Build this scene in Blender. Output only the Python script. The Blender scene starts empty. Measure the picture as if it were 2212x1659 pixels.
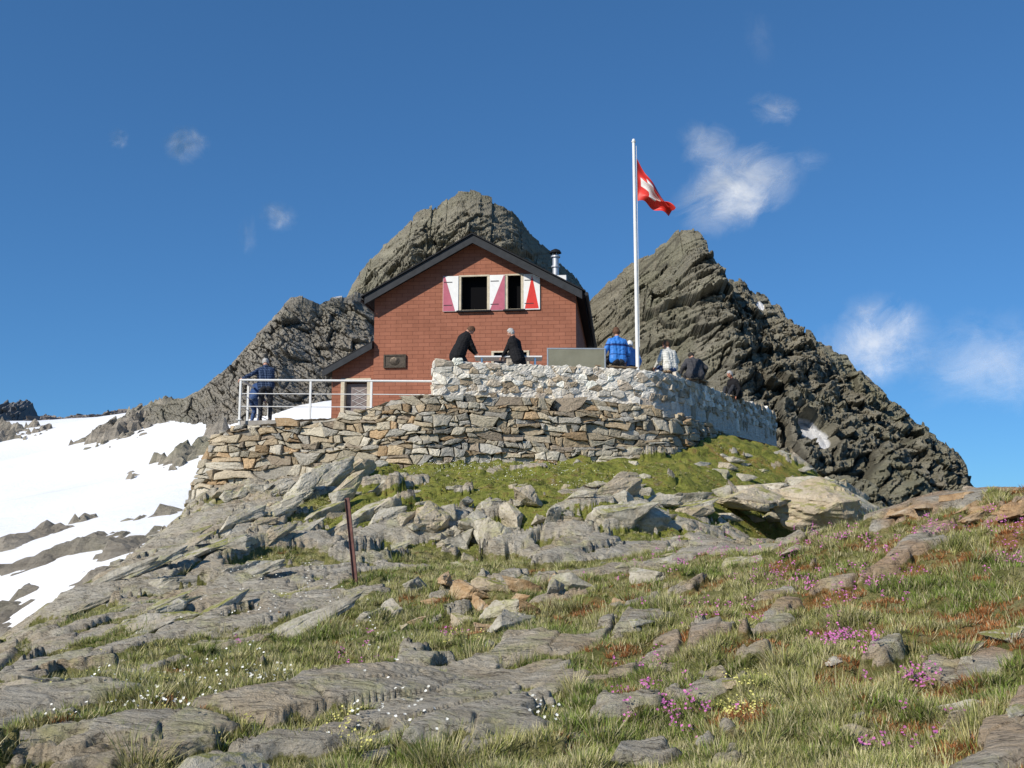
import bpy, bmesh, math, random
import numpy as np
from mathutils import Vector, Matrix, Quaternion
random.seed(7); RNG=np.random.default_rng(11)
scene=bpy.context.scene
COL=scene.collection
PITCH=math.radians(8.0); F=2152.0
SP,CP=math.sin(PITCH),math.cos(PITCH)
def P(px,py,d):
    u=(px-1106)/F; v=(829.5-py)/F; k=CP-v*SP
    return Vector((u*d/k, d, (SP+v*CP)*d/k))
# ---------------- noise ----------------
def _h(ix,iy,iz,s):
    n=(ix.astype(np.int64)*374761393+iy.astype(np.int64)*668265263+iz.astype(np.int64)*2147483647%4294967296+s*974634777)&0xFFFFFFFF
    n=((n^(n>>13))*1274126177)&0xFFFFFFFF
    n=((n^(n>>16))*2246822519)&0xFFFFFFFF
    return n^(n>>15)
def _hf(ix,iy,iz,s): return (_h(ix,iy,iz,s)&0xFFFFFF)/16777216.0
def perlin(x,y,z,s=0):
    xi=np.floor(x);yi=np.floor(y);zi=np.floor(z)
    fx=x-xi;fy=y-yi;fz=z-zi
    u=fx*fx*fx*(fx*(fx*6-15)+10);v=fy*fy*fy*(fy*(fy*6-15)+10);w=fz*fz*fz*(fz*(fz*6-15)+10)
    xi=xi.astype(np.int64);yi=yi.astype(np.int64);zi=zi.astype(np.int64)
    out=0
    for a in (0,1):
        for b in (0,1):
            for c in (0,1):
                h=_h(xi+a,yi+b,zi+c,s)
                gx=((h&255)/127.5-1);gy=(((h>>8)&255)/127.5-1);gz=(((h>>16)&255)/127.5-1)
                d=gx*(fx-a)+gy*(fy-b)+gz*(fz-c)
                out=out+d*(u if a else 1-u)*(v if b else 1-v)*(w if c else 1-w)
    return out
def fbm(x,y,z=None,o=4,s=0,g=.5):
    x=np.asarray(x,float);y=np.asarray(y,float)
    z=np.zeros_like(x) if z is None else z
    r=0;a=1.0;f=1.0
    for i in range(o):
        r=r+a*perlin(x*f,y*f,z*f,s+i*17); a*=g; f*=2.03
    return r
def ridged(x,y,z,o=4,s=0,g=.5):
    r=0;a=1.0;f=1.0
    for i in range(o):
        r=r+a*(1-np.abs(perlin(x*f,y*f,z*f,s+i*17))*2.2); a*=g; f*=2.07
    return r
def worley(x,y,s=0):
    xi=np.floor(x).astype(np.int64);yi=np.floor(y).astype(np.int64)
    F1=np.full(x.shape,9.);F2=np.full(x.shape,9.);r1=np.zeros(x.shape);r2=np.zeros(x.shape);r3=np.zeros(x.shape);dx=np.zeros(x.shape);dy=np.zeros(x.shape)
    z0=np.zeros_like(xi)
    for a in (-1,0,1):
        for b in (-1,0,1):
            cx=xi+a;cy=yi+b
            px=cx+_hf(cx,cy,z0,s);py=cy+_hf(cx,cy,z0,s+1)
            ex=x-px;ey=y-py;d=np.sqrt(ex*ex+ey*ey)
            m=d<F1
            F2=np.where(m,F1,np.minimum(F2,d));F1=np.where(m,d,F1)
            dx=np.where(m,ex,dx);dy=np.where(m,ey,dy)
            r1=np.where(m,_hf(cx,cy,z0,s+2),r1);r2=np.where(m,_hf(cx,cy,z0,s+3),r2);r3=np.where(m,_hf(cx,cy,z0,s+4),r3)
    return F1,F2,r1,r2,r3,dx,dy
def sst(a,b,x):
    t=np.clip((x-a)/(b-a),0,1);return t*t*(3-2*t)
class RBF:
    def __init__(s,pts,c=1.0):
        A=np.array([tuple(p) for p in pts]);s.p=A[:,:2];s.c=c
        D=np.sqrt(((s.p[:,None]-s.p[None])**2).sum(-1)+c*c)
        n=len(A);M=np.zeros((n+1,n+1));M[:n,:n]=D-np.eye(n)*.02;M[:n,n]=1;M[n,:n]=1
        s.w=np.linalg.solve(M,np.append(A[:,2],0))
    def __call__(s,x,y):
        x=np.asarray(x,float);y=np.asarray(y,float);sh=x.shape;x=x.ravel();y=y.ravel()
        o=np.full(x.shape,s.w[-1])
        for (a,b),w in zip(s.p,s.w[:-1]): o+=w*np.sqrt((x-a)**2+(y-b)**2+s.c**2)
        return o.reshape(sh)
# ---------------- mesh helpers ----------------
def link(o,parent=None):
    COL.objects.link(o)
    if parent is not None: o.parent=parent
    return o
def tag(o,label=None,category=None,group=None,kind=None):
    if label:o["label"]=label
    if category:o["category"]=category
    if group:o["group"]=group
    if kind:o["kind"]=kind
    return o
def arr_mesh(name,V,Fc,mats=None,smooth=False,col=None,attrs=None,mi=None):
    V=np.asarray(V,dtype=np.float32);Fc=np.asarray(Fc,dtype=np.int32);k=Fc.shape[1]
    me=bpy.data.meshes.new(name);me.vertices.add(len(V));me.vertices.foreach_set('co',V.ravel())
    me.loops.add(Fc.size);me.loops.foreach_set('vertex_index',Fc.ravel())
    me.polygons.add(len(Fc));me.polygons.foreach_set('loop_start',np.arange(0,Fc.size,k,dtype=np.int32))
    try: me.polygons.foreach_set('loop_total',np.full(len(Fc),k,dtype=np.int32))
    except Exception: pass
    for m in (mats or []): me.materials.append(m)
    if mi is not None: me.polygons.foreach_set('material_index',np.asarray(mi,dtype=np.int32))
    me.update(calc_edges=True);me.validate()
    me.polygons.foreach_set('use_smooth',np.full(len(me.polygons),smooth,dtype=bool))
    if col is not None:
        a=me.color_attributes.new('col','FLOAT_COLOR','POINT')
        c=np.ones((len(V),4),dtype=np.float32);c[:,:3]=col;a.data.foreach_set('color',c.ravel())
    for kx,vv in (attrs or {}).items():
        a=me.attributes.new(kx,'FLOAT','POINT');a.data.foreach_set('value',np.asarray(vv,dtype=np.float32).ravel())
    return me
def grid_mesh(name,X,Y,Z,mats,smooth=True,attrs=None,flip=False):
    n,m=X.shape;V=np.stack([X.ravel(),Y.ravel(),Z.ravel()],1)
    i=np.arange(n*m).reshape(n,m)
    Q=np.stack([i[:-1,:-1],i[:-1,1:],i[1:,1:],i[1:,:-1]],-1).reshape(-1,4)
    if flip:Q=Q[:,::-1]
    return arr_mesh(name,V,Q,mats,smooth,attrs={k:v.ravel() for k,v in (attrs or {}).items()})
def obj(name,me,parent=None,loc=None):
    o=bpy.data.objects.new(name,me)
    if loc is not None:o.location=loc
    return link(o,parent)
def empty(name,loc=(0,0,0),rot=0):
    o=bpy.data.objects.new(name,None);o.location=loc;o.rotation_euler=(0,0,rot);o.empty_display_size=.3
    return link(o)
class B:
    """bmesh accumulator"""
    def __init__(s): s.bm=bmesh.new()
    def box(s,lo,hi,mi=0,bev=0,rot=None):
        c=[(a+b)/2 for a,b in zip(lo,hi)];d=[b-a for a,b in zip(lo,hi)]
        r=bmesh.ops.create_cube(s.bm,size=1.0);vs=r['verts']
        M=Matrix.Translation(c)@(rot.to_4x4() if rot else Matrix.Identity(4))@Matrix.Diagonal((*d,1))
        bmesh.ops.transform(s.bm,matrix=M,verts=vs)
        fs={f for v in vs for f in v.link_faces}
        for f in fs:f.material_index=mi
        if bev>0:
            es=list({e for f in fs for e in f.edges})
            bmesh.ops.bevel(s.bm,geom=es,offset=bev,segments=1,affect='EDGES',clamp_overlap=True)
        return s
    def cyl(s,a,b,ra,rb=None,seg=12,mi=0,caps=True):
        a=Vector(a);b=Vector(b);rb=ra if rb is None else rb;d=b-a
        r=bmesh.ops.create_cone(s.bm,cap_ends=caps,segments=seg,radius1=ra,radius2=rb,depth=d.length)
        M=Matrix.Translation((a+b)/2)@d.to_track_quat('Z','Y').to_matrix().to_4x4()
        bmesh.ops.transform(s.bm,matrix=M,verts=r['verts'])
        for f in {f for v in r['verts'] for f in v.link_faces}:f.material_index=mi
        return s
    def sph(s,c,r,sc=(1,1,1),mi=0,seg=14):
        q=bmesh.ops.create_uvsphere(s.bm,u_segments=seg,v_segments=seg//2+2,radius=r)
        bmesh.ops.transform(s.bm,matrix=Matrix.Translation(c)@Matrix.Diagonal((*sc,1)),verts=q['verts'])
        for f in {f for v in q['verts'] for f in v.link_faces}:f.material_index=mi
        return s
    def prism(s,poly,ax,lo,hi,mi=0):
        def mk(p,t):
            if ax=='y':return (p[0],t,p[1])
            if ax=='z':return (p[0],p[1],t)
            return (t,p[0],p[1])
        A=[s.bm.verts.new(mk(p,lo)) for p in poly];Bv=[s.bm.verts.new(mk(p,hi)) for p in poly]
        fs=[s.bm.faces.new(A),s.bm.faces.new(Bv[::-1])];n=len(poly)
        for i in range(n):fs.append(s.bm.faces.new([A[i],Bv[i],Bv[(i+1)%n],A[(i+1)%n]]))
        for f in fs:f.material_index=mi
        return s
    def done(s,name,mats,parent=None,loc=None,smooth=False):
        bmesh.ops.recalc_face_normals(s.bm,faces=s.bm.faces)
        me=bpy.data.meshes.new(name);s.bm.to_mesh(me);s.bm.free()
        for m in mats:me.materials.append(m)
        if smooth:
            me.polygons.foreach_set('use_smooth',[True]*len(me.polygons))
        return obj(name,me,parent,loc)
# ---------------- materials ----------------
class MT:
    def __init__(s,name,rough=.9,spec=.2,metal=0):
        s.m=bpy.data.materials.new(name);s.m.use_nodes=True;s.t=s.m.node_tree;s.b=s.t.nodes['Principled BSDF']
        s.b.inputs['Roughness'].default_value=rough;s.b.inputs['Specular IOR Level'].default_value=spec;s.b.inputs['Metallic'].default_value=metal
        s.co=s.t.nodes.new('ShaderNodeTexCoord').outputs['Object']
    def n(s,t):return s.t.nodes.new(t)
    def l(s,a,b):s.t.links.new(a,b)
    def map(s,scale=(1,1,1),rot=(0,0,0),src=None):
        n=s.n('ShaderNodeMapping');n.inputs['Scale'].default_value=scale;n.inputs['Rotation'].default_value=rot;s.l(src or s.co,n.inputs['Vector']);return n.outputs[0]
    def noise(s,scale,detail=6,rough=.6,vec=None,dist=0):
        n=s.n('ShaderNodeTexNoise');n.inputs['Scale'].default_value=scale;n.inputs['Detail'].default_value=detail;n.inputs['Roughness'].default_value=rough;n.inputs['Distortion'].default_value=dist
        s.l(vec or s.co,n.inputs['Vector']);return n.outputs[0]
    def attr(s,name,col=False):
        n=s.n('ShaderNodeAttribute');n.attribute_name=name;return n.outputs['Color' if col else 'Fac']
    def ramp(s,f,stops):
        n=s.n('ShaderNodeValToRGB');e=n.color_ramp.elements
        while len(e)<len(stops):e.new(.5)
        for el,(p,c) in zip(e,stops):
            el.position=p;el.color=(c,c,c,1) if isinstance(c,(int,float)) else (*c,1)
        s.l(f,n.inputs[0]);return n.outputs[0]
    def mix(s,f,a,b,bl='MIX'):
        n=s.n('ShaderNodeMix');n.data_type='RGBA';n.blend_type=bl
        for i,v in ((0,f),(6,a),(7,b)):
            if hasattr(v,'is_linked') or hasattr(v,'links'): s.l(v,n.inputs[i])
            elif i==0:n.inputs[0].default_value=v
            else:n.inputs[i].default_value=(*v,1) if not isinstance(v,(int,float)) else (v,v,v,1)
        return n.outputs[2]
    def math(s,op,a,b=0):
        n=s.n('ShaderNodeMath');n.operation=op
        for i,v in enumerate((a,b)):
            if hasattr(v,'links'):s.l(v,n.inputs[i])
            else:n.inputs[i].default_value=v
        return n.outputs[0]
    def col(s,c):
        if hasattr(c,'links'):s.l(c,s.b.inputs['Base Color'])
        else:s.b.inputs['Base Color'].default_value=(*c,1)
        return s
    def bump(s,h,strength=.5,dist=.02):
        n=s.n('ShaderNodeBump');n.inputs['Strength'].default_value=strength;n.inputs['Distance'].default_value=dist
        s.l(h,n.inputs['Height']);s.l(n.outputs[0],s.b.inputs['Normal']);return s
def simple(name,c,var=.25,scale=8,rough=.8,spec=.25,metal=0,bump=.2,bd=.01):
    t=MT(name,rough,spec,metal);n=t.noise(scale,5)
    lo=tuple(x*(1-var) for x in c);hi=tuple(min(1,x*(1+var)) for x in c)
    t.col(t.ramp(n,[(.3,lo),(.7,hi)]))
    if bump:t.bump(t.noise(scale*3,5),bump,bd)
    return t.m
def m_rockground():
    t=MT('ground_rock_and_turf',.95,.1)
    rk=t.attr('rk');ru=t.attr('ru');ms=t.attr('ms')
    st=t.map((1,2.4,2.4),(0,0,math.radians(-40)))
    n1=t.noise(.9,8,.65);n2=t.noise(3.0,8,.7,st,.6);n3=t.noise(28,6,.75)
    rock=t.ramp(n2,[(.28,(.24,.20,.145)),(.42,(.47,.415,.315)),(.55,(.60,.545,.435)),(.72,(.70,.645,.535))])
    rock=t.mix(t.ramp(n1,[(.48,0),(.62,.6)]),rock,(.56,.43,.27))
    rock=t.mix(t.ramp(t.noise(2.1,9,.75),[(.51,0),(.63,.65)]),rock,(.54,.52,.25))
    rock=t.mix(t.ramp(t.noise(.35,4,.6),[(.45,0),(.6,.3)]),rock,(.52,.49,.43))
    rock=t.mix(t.ramp(ru,[(.35,0),(1,.65)]),rock,(.58,.33,.15))
    rock=t.mix(t.ramp(n3,[(.33,.5),(.46,0)]),rock,(.13,.11,.08))
    jn=t.noise(2.2,5,.55,t.map((.8,5.5,5.5),(0,0,math.radians(-38))),.3)
    rock=t.mix(t.ramp(t.math('ABSOLUTE',t.math('SUBTRACT',jn,.5)),[(.0,.85),(.02,0)]),rock,(.09,.075,.055))
    rock=t.mix(t.ramp(t.attr('ck'),[(.0,.85),(.5,0)]),rock,(.08,.065,.045))
    g=t.ramp(t.noise(5,8,.7),[(.3,(.10,.11,.035)),(.48,(.23,.23,.075)),(.6,(.37,.33,.15)),(.72,(.32,.24,.13))])
    g=t.mix(t.ramp(ms,[(.2,0),(.8,.85)]),g,t.ramp(t.noise(2.6,9,.75),[(.36,(.09,.10,.02)),(.44,(.20,.23,.04)),(.54,(.33,.345,.07)),(.61,(.27,.19,.05)),(.68,(.42,.39,.30))]))
    g=t.mix(t.math('MULTIPLY',t.ramp(ru,[(.3,0),(.9,.75)]),t.ramp(t.noise(2.6,7,.7),[(.44,0),(.54,1)])),g,(.38,.16,.06))
    g=t.mix(t.ramp(t.noise(60,4,.7),[(.38,.5),(.52,0)]),g,(.06,.06,.025))
    f=t.ramp(t.math('ADD',rk,t.math('MULTIPLY',t.math('SUBTRACT',t.noise(14,6,.7),.5),.9)),[(.42,0),(.55,1)])
    t.col(t.mix(f,g,rock))
    h=t.math('ADD',t.math('MULTIPLY',n2,1.5),t.math('ADD',t.noise(12,8,.7,st),t.math('MULTIPLY',n3,.4)))
    t.bump(h,1.0,.06);return t.m
def m_boulder():
    t=MT('lichened_boulder_rock',.95,.1)
    oi=t.n('ShaderNodeObjectInfo').outputs['Random']
    geo=t.n('ShaderNodeNewGeometry').outputs['Position']
    n2=t.noise(2.5,8,.7,geo,.5);n3=t.noise(22,6,.75,geo)
    rock=t.ramp(n2,[(.28,(.23,.20,.15)),(.45,(.44,.40,.315)),(.58,(.57,.53,.435)),(.75,(.68,.64,.55))])
    rock=t.mix(t.ramp(oi,[(.6,0),(1,.6)]),rock,(.53,.40,.25))
    rock=t.mix(t.ramp(t.noise(1.9,9,.75,geo),[(.53,0),(.65,.6)]),rock,(.50,.48,.23))
    rock=t.mix(t.ramp(n3,[(.35,.5),(.5,0)]),rock,(.14,.12,.09))
    nz=t.n('ShaderNodeSeparateXYZ');t.l(t.n('ShaderNodeNewGeometry').outputs['Normal'],nz.inputs[0])
    mo=t.math('MULTIPLY',t.ramp(nz.outputs[2],[(.65,0),(.9,1)]),t.ramp(t.noise(1.6,8,.7,geo),[(.47,0),(.55,.9)]))
    rock=t.mix(mo,rock,(.27,.27,.065))
    t.col(rock);t.bump(t.math('ADD',n2,n3),.8,.04);return t.m
def m_orange_boulder():
    t=MT('rusty_orange_rock',.95,.1)
    geo=t.n('ShaderNodeNewGeometry').outputs['Position'];n2=t.noise(3.5,8,.7,geo,.5)
    rock=t.ramp(n2,[(.3,(.22,.14,.09)),(.45,(.46,.30,.16)),(.58,(.54,.40,.25)),(.72,(.60,.54,.44))])
    t.col(rock);t.bump(t.math('ADD',n2,t.noise(22,6,.75,geo)),.8,.04);return t.m
def m_mountain(name,tint,snow=True,fine=1.0):
    t=MT(name,.95,.1)
    st=t.map((.05*fine,.05*fine,.24*fine),(math.radians(15),math.radians(30),0))
    n1=t.noise(1.4,10,.76,st,1.0);n2=t.noise(.05*fine,6,.6);n3=t.noise(.9*fine,8,.78)
    c=t.ramp(n1,[(.3,tuple(x*.42 for x in tint)),(.43,tuple(x*.80 for x in tint)),(.55,tint),(.72,tuple(min(1,x*1.5) for x in tint))])
    c=t.mix(t.ramp(n2,[(.48,0),(.66,.45)]),c,(.27,.275,.165))
    c=t.mix(t.ramp(n3,[(.33,.65),(.45,0)]),c,(.075,.07,.055))
    c=t.mix(t.ramp(t.noise(.35*fine,8,.7),[(.54,0),(.68,.45)]),c,(.42,.355,.27))
    if snow:
        c=t.mix(t.ramp(t.attr('ck'),[(.0,.6),(.6,0)]),c,(.06,.055,.045))
        f=t.ramp(t.attr('snow'),[(.45,0),(.55,1)]);c=t.mix(f,c,(.88,.89,.91))
    t.col(c)
    t.bump(t.math('ADD',t.math('MULTIPLY',n1,1.8),n3),.9,.8/fine);return t.m
def m_colattr(name,bs=20,sp=.5):
    t=MT(name,.95,.1)
    a=t.attr('col',True);n=t.noise(bs,8,.7)
    c=t.mix(1.0,a,t.ramp(n,[(.3,.55),(.5,.98),(.75,1.25)]),'MULTIPLY')
    c=t.mix(t.ramp(t.noise(5,7,.7),[(.56,0),(.68,sp)]),c,(.42,.38,.27))
    t.col(c);t.bump(t.math('ADD',n,t.noise(5,6,.6)),.8,.03);return t.m
M_GROUND=m_rockground();M_BOULDER=m_boulder();M_ORANGE=m_orange_boulder()
M_STONE=m_colattr('dry_stone');
def m_grass(name):
    t=MT(name,.7,.15);t.col(t.attr('col',True));return t.m
M_GRASS=m_grass('grass_blades')
M_WHITE=simple('white_paint',(.78,.78,.76),.06,6,.5,.4,bump=.05)
M_CREAM=simple('cream_timber',(.55,.48,.36),.2,10,.7)
M_DARKROOF=simple('dark_slate_roof',(.016,.017,.020),.3,6,.7,.15)
M_FASCIA=simple('grey_fascia',(.032,.035,.040),.2,6,.65,.2)
M_RED=simple('red_paint',(.62,.035,.025),.1,6,.5,.35,bump=.05)
M_RASP=simple('faded_raspberry_paint',(.45,.12,.17),.12,6,.6,.3,bump=.05)
M_BLACKIN=simple('dark_interior',(.006,.0055,.005),.2,4,.95,.02)  # near-black colour paints in the darkness of the unlit room and reveals
M_BRONZE=simple('bronze',(.07,.055,.04),.4,14,.45,.5,.6,.5)
M_STEEL=simple('stainless_steel',(.62,.63,.64),.1,9,.28,.5,1.0,0)
M_POST=simple('brown_painted_steel',(.19,.095,.08),.35,12,.7)
M_WOOD=simple('weathered_wood',(.25,.18,.11),.3,9,.85)
M_FLOOR=simple('terrace_paving_stone',(.30,.28,.25),.25,3,.9,bump=.4)
def m_facade():
    t=MT('red_brown_shingle_cladding',.85,.15)
    sx=t.n('ShaderNodeSeparateXYZ');t.l(t.co,sx.inputs[0]);cb=t.n('ShaderNodeCombineXYZ')
    t.l(t.math('ADD',sx.outputs[0],sx.outputs[1]),cb.inputs[0]);t.l(sx.outputs[2],cb.inputs[1])
    b=t.n('ShaderNodeTexBrick');t.l(cb.outputs[0],b.inputs['Vector'])
    b.inputs['Color1'].default_value=(.365,.150,.094,1);b.inputs['Color2'].default_value=(.315,.126,.078,1);b.inputs['Mortar'].default_value=(.18,.068,.045,1)
    b.inputs['Scale'].default_value=1;b.inputs['Mortar Size'].default_value=.007;b.inputs['Mortar Smooth'].default_value=.3;b.inputs['Brick Width'].default_value=.36;b.inputs['Row Height'].default_value=.125;b.offset=.5
    c=t.mix(1.0,b.outputs['Color'],t.ramp(t.noise(1.2,8,.7,t.map((1,1,.35))),[(.3,.78),(.7,1.1)]),'MULTIPLY')
    c=t.mix(t.ramp(t.noise(7,6,.7),[(.6,0),(.8,.35)]),c,(.40,.20,.13))
    t.col(c);iv=t.math('SUBTRACT',1.0,b.outputs['Fac']);t.bump(t.math('ADD',iv,t.math('MULTIPLY',t.noise(30,4),.3)),.35,.012);return t.m
M_FACADE=m_facade()
def m_snow():
    t=MT('old_snow',.6,.3)
    st=t.map((.02,.25,.1),(0,0,math.radians(-52)))
    d=t.noise(1,8,.65,st,.4)
    c=t.mix(t.ramp(d,[(.55,0),(.70,.5)]),(.90,.91,.92),(.62,.58,.50))
    c=t.mix(t.ramp(t.noise(.05,5,.6),[(.45,0),(.65,.35)]),c,(.70,.74,.80))
    t.col(c)
    t.bump(t.math('ADD',t.noise(.8,6,.6),t.noise(3.5,4,.6)),.3,.2);return t.m
M_SNOW=m_snow()
# ---------------- world, sun, camera ----------------
S=Vector((-.60,-.60,.56)).normalized()
w=bpy.data.worlds.new('World');scene.world=w;w.use_nodes=True;nt=w.node_tree
sky=nt.nodes.new('ShaderNodeTexSky');sky.sky_type='NISHITA';sky.sun_disc=False
sky.sun_elevation=math.asin(S.z);sky.sun_rotation=math.atan2(S.x,S.y)%(2*math.pi)
sky.altitude=2600;sky.air_density=1.0;sky.dust_density=.35;sky.ozone_density=3.0
gm=nt.nodes.new('ShaderNodeGamma');gm.inputs[1].default_value=.66;nt.links.new(sky.outputs[0],gm.inputs[0])
mx=nt.nodes.new('ShaderNodeMix');mx.data_type='RGBA';mx.blend_type='MULTIPLY';mx.inputs[0].default_value=1
nt.links.new(gm.outputs[0],mx.inputs[6]);mx.inputs[7].default_value=(.50,1.07,1.66,1)
nt.links.new(mx.outputs[2],nt.nodes['Background'].inputs[0]);nt.nodes['Background'].inputs[1].default_value=.12
sl=bpy.data.lights.new('sun','SUN');sl.energy=5.0;sl.angle=math.radians(.5);sl.color=(1,.93,.82)
so=bpy.data.objects.new('sun',sl);so.rotation_euler=(-S).to_track_quat('-Z','Y').to_euler();so.location=(-30,-30,40);link(so)
cd=bpy.data.cameras.new('camera');cd.lens=36*F/2212;cd.sensor_width=36;cd.clip_end=20000;cd.clip_start=.05
cam=bpy.data.objects.new('camera',cd);cam.rotation_euler=(math.pi/2+PITCH,0,0);link(cam);scene.camera=cam
scene.view_settings.view_transform='Standard';scene.view_settings.look='None';scene.view_settings.exposure=0
# ---------------- ground ----------------
G=[(0,1659,5.4),(550,1659,5.4),(1106,1659,5.2),(1660,1659,4.9),(2212,1659,4.6),(0,1510,8.2),(550,1520,7.0),(1106,1520,6.6),(1660,1520,6.1),(2212,1500,5.6),
(0,1425,11.5),(300,1405,10.5),(600,1390,9.8),(1106,1400,8.4),(1660,1380,7.5),(2212,1300,7.2),(130,1325,14),(220,1262,16.5),(330,1180,20),(400,1120,23.5),
(450,1280,14),(768,1260,13.5),(1106,1260,12.5),(1450,1255,11),(1800,1240,9.8),(2212,1180,8.8),(550,1170,18.5),(700,1120,20),(620,1075,22.5),(850,1015,24),(740,1025,24),
(900,1215,17.0),(1100,1225,17.3),(930,1150,19.2),(1100,1145,19.4),(930,1075,20.6),(1100,1065,21.0),(950,1040,22.5),(1100,1006,24.3),(1350,1000,25),
(1300,1120,19.5),(1350,1060,22.2),(1480,1050,23),(1500,968,27),(1560,942,29.5),(1250,1210,15.5),(1450,1190,15),(1700,1180,12.6),(1900,1125,12),(2050,1082,11.5),(2212,1064,11),
(1600,1065,25),(1740,1030,28),(1790,1050,29),(1620,960,31),(1700,990,32)]
GP=[P(*g) for g in G]+[Vector(v) for v in [(-7.5,11.5,-2.5),(-8.5,14,-3.0),(-9,17,-3.4),(-9.8,21,-3.4),(-10.5,25,-2.8),(-11,31,-2.7),(-12,12,-4),(-15,22,-5.8),(-16,38,-6.5),(-9,5,-2.2),
(-7.9,25.3,.45),(-5,25.0,1.0),(-3.4,24.5,1.4),(-5,28,1.6),(0,28,2),(3,29,2),(7,34,2.2),(-5,33,2.2),(0,38,2.4),(4,42,1.8),(0,55,1),(-10,45,-2),(5.6,22.0,-.9),(6.8,22.6,-1.3),(8,24,-1.3),(9.3,25.5,-1.4),(6,20,-1.2),
(6,16,-1.2),(8,20,-2.0),(10.5,24,-2.0),(8,11,.5),(9,15,-.5),(12,20,-2),(14,28,-4),(12,32,-2),(13,37,-3),(10,46,-2),(20,50,-7),(0,2,-1.55),(-3,2,-1.6),(3,2,-1.35),(8,5,-.5),(18,12,.1),(25,30,-8)]]
GB=RBF(GP,.7)
BR=RBF([(*P(px,py,d).xy,v) for px,py,d,v in [(0,1659,5.4,-.1),(550,1659,5.4,.0),(800,1560,6,.4),(600,1600,5.8,.2),(1106,1659,5.2,-.5),(1050,1480,7,.45),(1700,1659,4.9,-.5),(1600,1420,7,.35),(2212,1659,4.6,-.6),(2212,1400,6,-.8),(1900,1350,7.5,-1.0),(1500,1300,10,-1.0),
(150,1500,8,.1),(300,1350,12,.5),(600,1350,11,-.1),(800,1330,11,-.7),(1050,1330,10.5,-.5),(500,1210,17,.15),(250,1260,16,.5),(700,1130,20,.1),(1100,1025,23.5,-1.3),(900,1020,23.5,-1.1),(1300,1030,23,-1.2),(1250,1090,21,-.6),(1000,1150,18.5,-.1),(1000,1090,21,-.6),(1400,1190,15,.4),(1700,1170,13,.4),(2000,1090,12,.6),(2212,1070,11,.4),(1500,1110,20,.2),(1650,980,31,-.9),(1500,990,26,-1.1),(1100,1235,15.5,-.8),(500,1450,8.5,-.7),(250,1560,6.8,-.6),(1000,1400,8.7,-.8),(1300,1560,6,-.6),(700,1440,8,-.6)]],1.0)
RU=RBF([(*P(px,py,d).xy,v) for px,py,d,v in [(0,1659,5.4,0),(1106,1659,5.2,.3),(2212,1659,4.6,.65),(2212,1200,8,.95),(2150,1100,10.5,1),(1950,1130,11,.85),(1800,1450,6.8,.85),(1500,1500,6.5,.5),(1700,1190,12,.35),(1100,1330,10.5,.6),(1250,1330,10.2,.6),(900,1330,11,.4),(700,1400,9.5,.1),(300,1400,11,0),(500,1200,18,0),(1100,1150,19,.2),(1300,1040,23,.25),(1700,1000,29,.6),(1000,1500,6.8,.15),(250,1250,16,.0)]],1.0)
AN=math.radians(38);CA,SA=math.cos(AN),math.sin(AN)
def rustf(x,y):return np.clip(RU(x,y),0,1)*sst(-.25,.35,fbm(x*1.1,y*1.1,o=4,s=55)+.12)
def mossmask(x,y):return sst(17.0,19.5,y)*sst(-5.0,-3,x)*(1-sst(9,11,x))
def ground(x,y,full=False):
    z=GB(x,y)
    p=x*CA+y*SA;q=-x*SA+y*CA
    wn=fbm(x*.45,y*.45,o=2,s=5);wp=p+.35*wn;wq=q+.35*fbm(x*.45,y*.45,o=2,s=9)
    m=fbm(p*.45,q*1.1,o=5,s=21,g=.58)*1.6+BR(x,y)*.6+.0
    rk=sst(-.05,.10,m)
    F1,F2,r1,r2,r3,dx,dy=worley(wp/2.0,wq/.75,31)
    big=r1*.12+(r2-.5)*.18*dx+(r3-.15)*.36*dy
    e1=F2-F1;cr=sst(.01,.07,e1)
    G1,G2,a1,a2,a3,ex,ey=worley(wp/.75,wq/.26,77)
    sm=a1*.038+(a2-.5)*.065*ex+(a3-.3)*.085*ey
    e2=G2-G1;cr2=sst(0,.06,e2)
    slope=np.clip((y-11)/8,0,1)
    amp=.8+.5*slope
    mk=mossmask(x,y)
    U1,U2,u1,u2,u3,ux,uy=worley(wp/1.1+7,wq/.6+3,211)
    z=z+.09*fbm(x*.5,y*.5,o=3,s=3)+.07*fbm(x*2.0,y*2.0,o=4,s=4)*(1-rk)+mk*(1-rk)*(.22*(u1-.5)+.16*(u3-.5)*uy)*.8
    K1,K2,k1,k2,k3,kx,ky=worley(x/.34+.3*wn,y/.34,123)
    z=z+(1-rk)*(k1>.45)*.065*np.clip(1-K1*K1*3,0,1)
    z=z+rk*amp*(big+.05+sm-.09*(1-cr)-.025*(1-cr2))+rk*.022*fbm(x*2.2,y*2.2,o=5,s=8,g=.58)
    rkv=rk*(.25+.75*cr)*(.8+.2*cr2)
    if full:return z,rkv,np.where(rk>.5,.3+cr2,1)
    return z,rkv
na,nr=1080,960
az=np.radians(np.linspace(-40,40,na));rr=np.exp(np.linspace(math.log(2.2),math.log(60),nr))
A,R=np.meshgrid(az,rr)
GX=np.sin(A)*R;GY=np.cos(A)*R
GZ,RK,CK=ground(GX,GY,True)
edge=sst(46,60,R);GZ=GZ*(1-edge)+(-11)*edge
tag(obj('ground',grid_mesh('ground',GX,GY,GZ,[M_GROUND],True,{'rk':RK,'ru':rustf(GX,GY),'ms':mossmask(GX,GY),'ck':CK})),'rocky alpine slope of lichened slabs and turf','ground',kind='structure')
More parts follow.
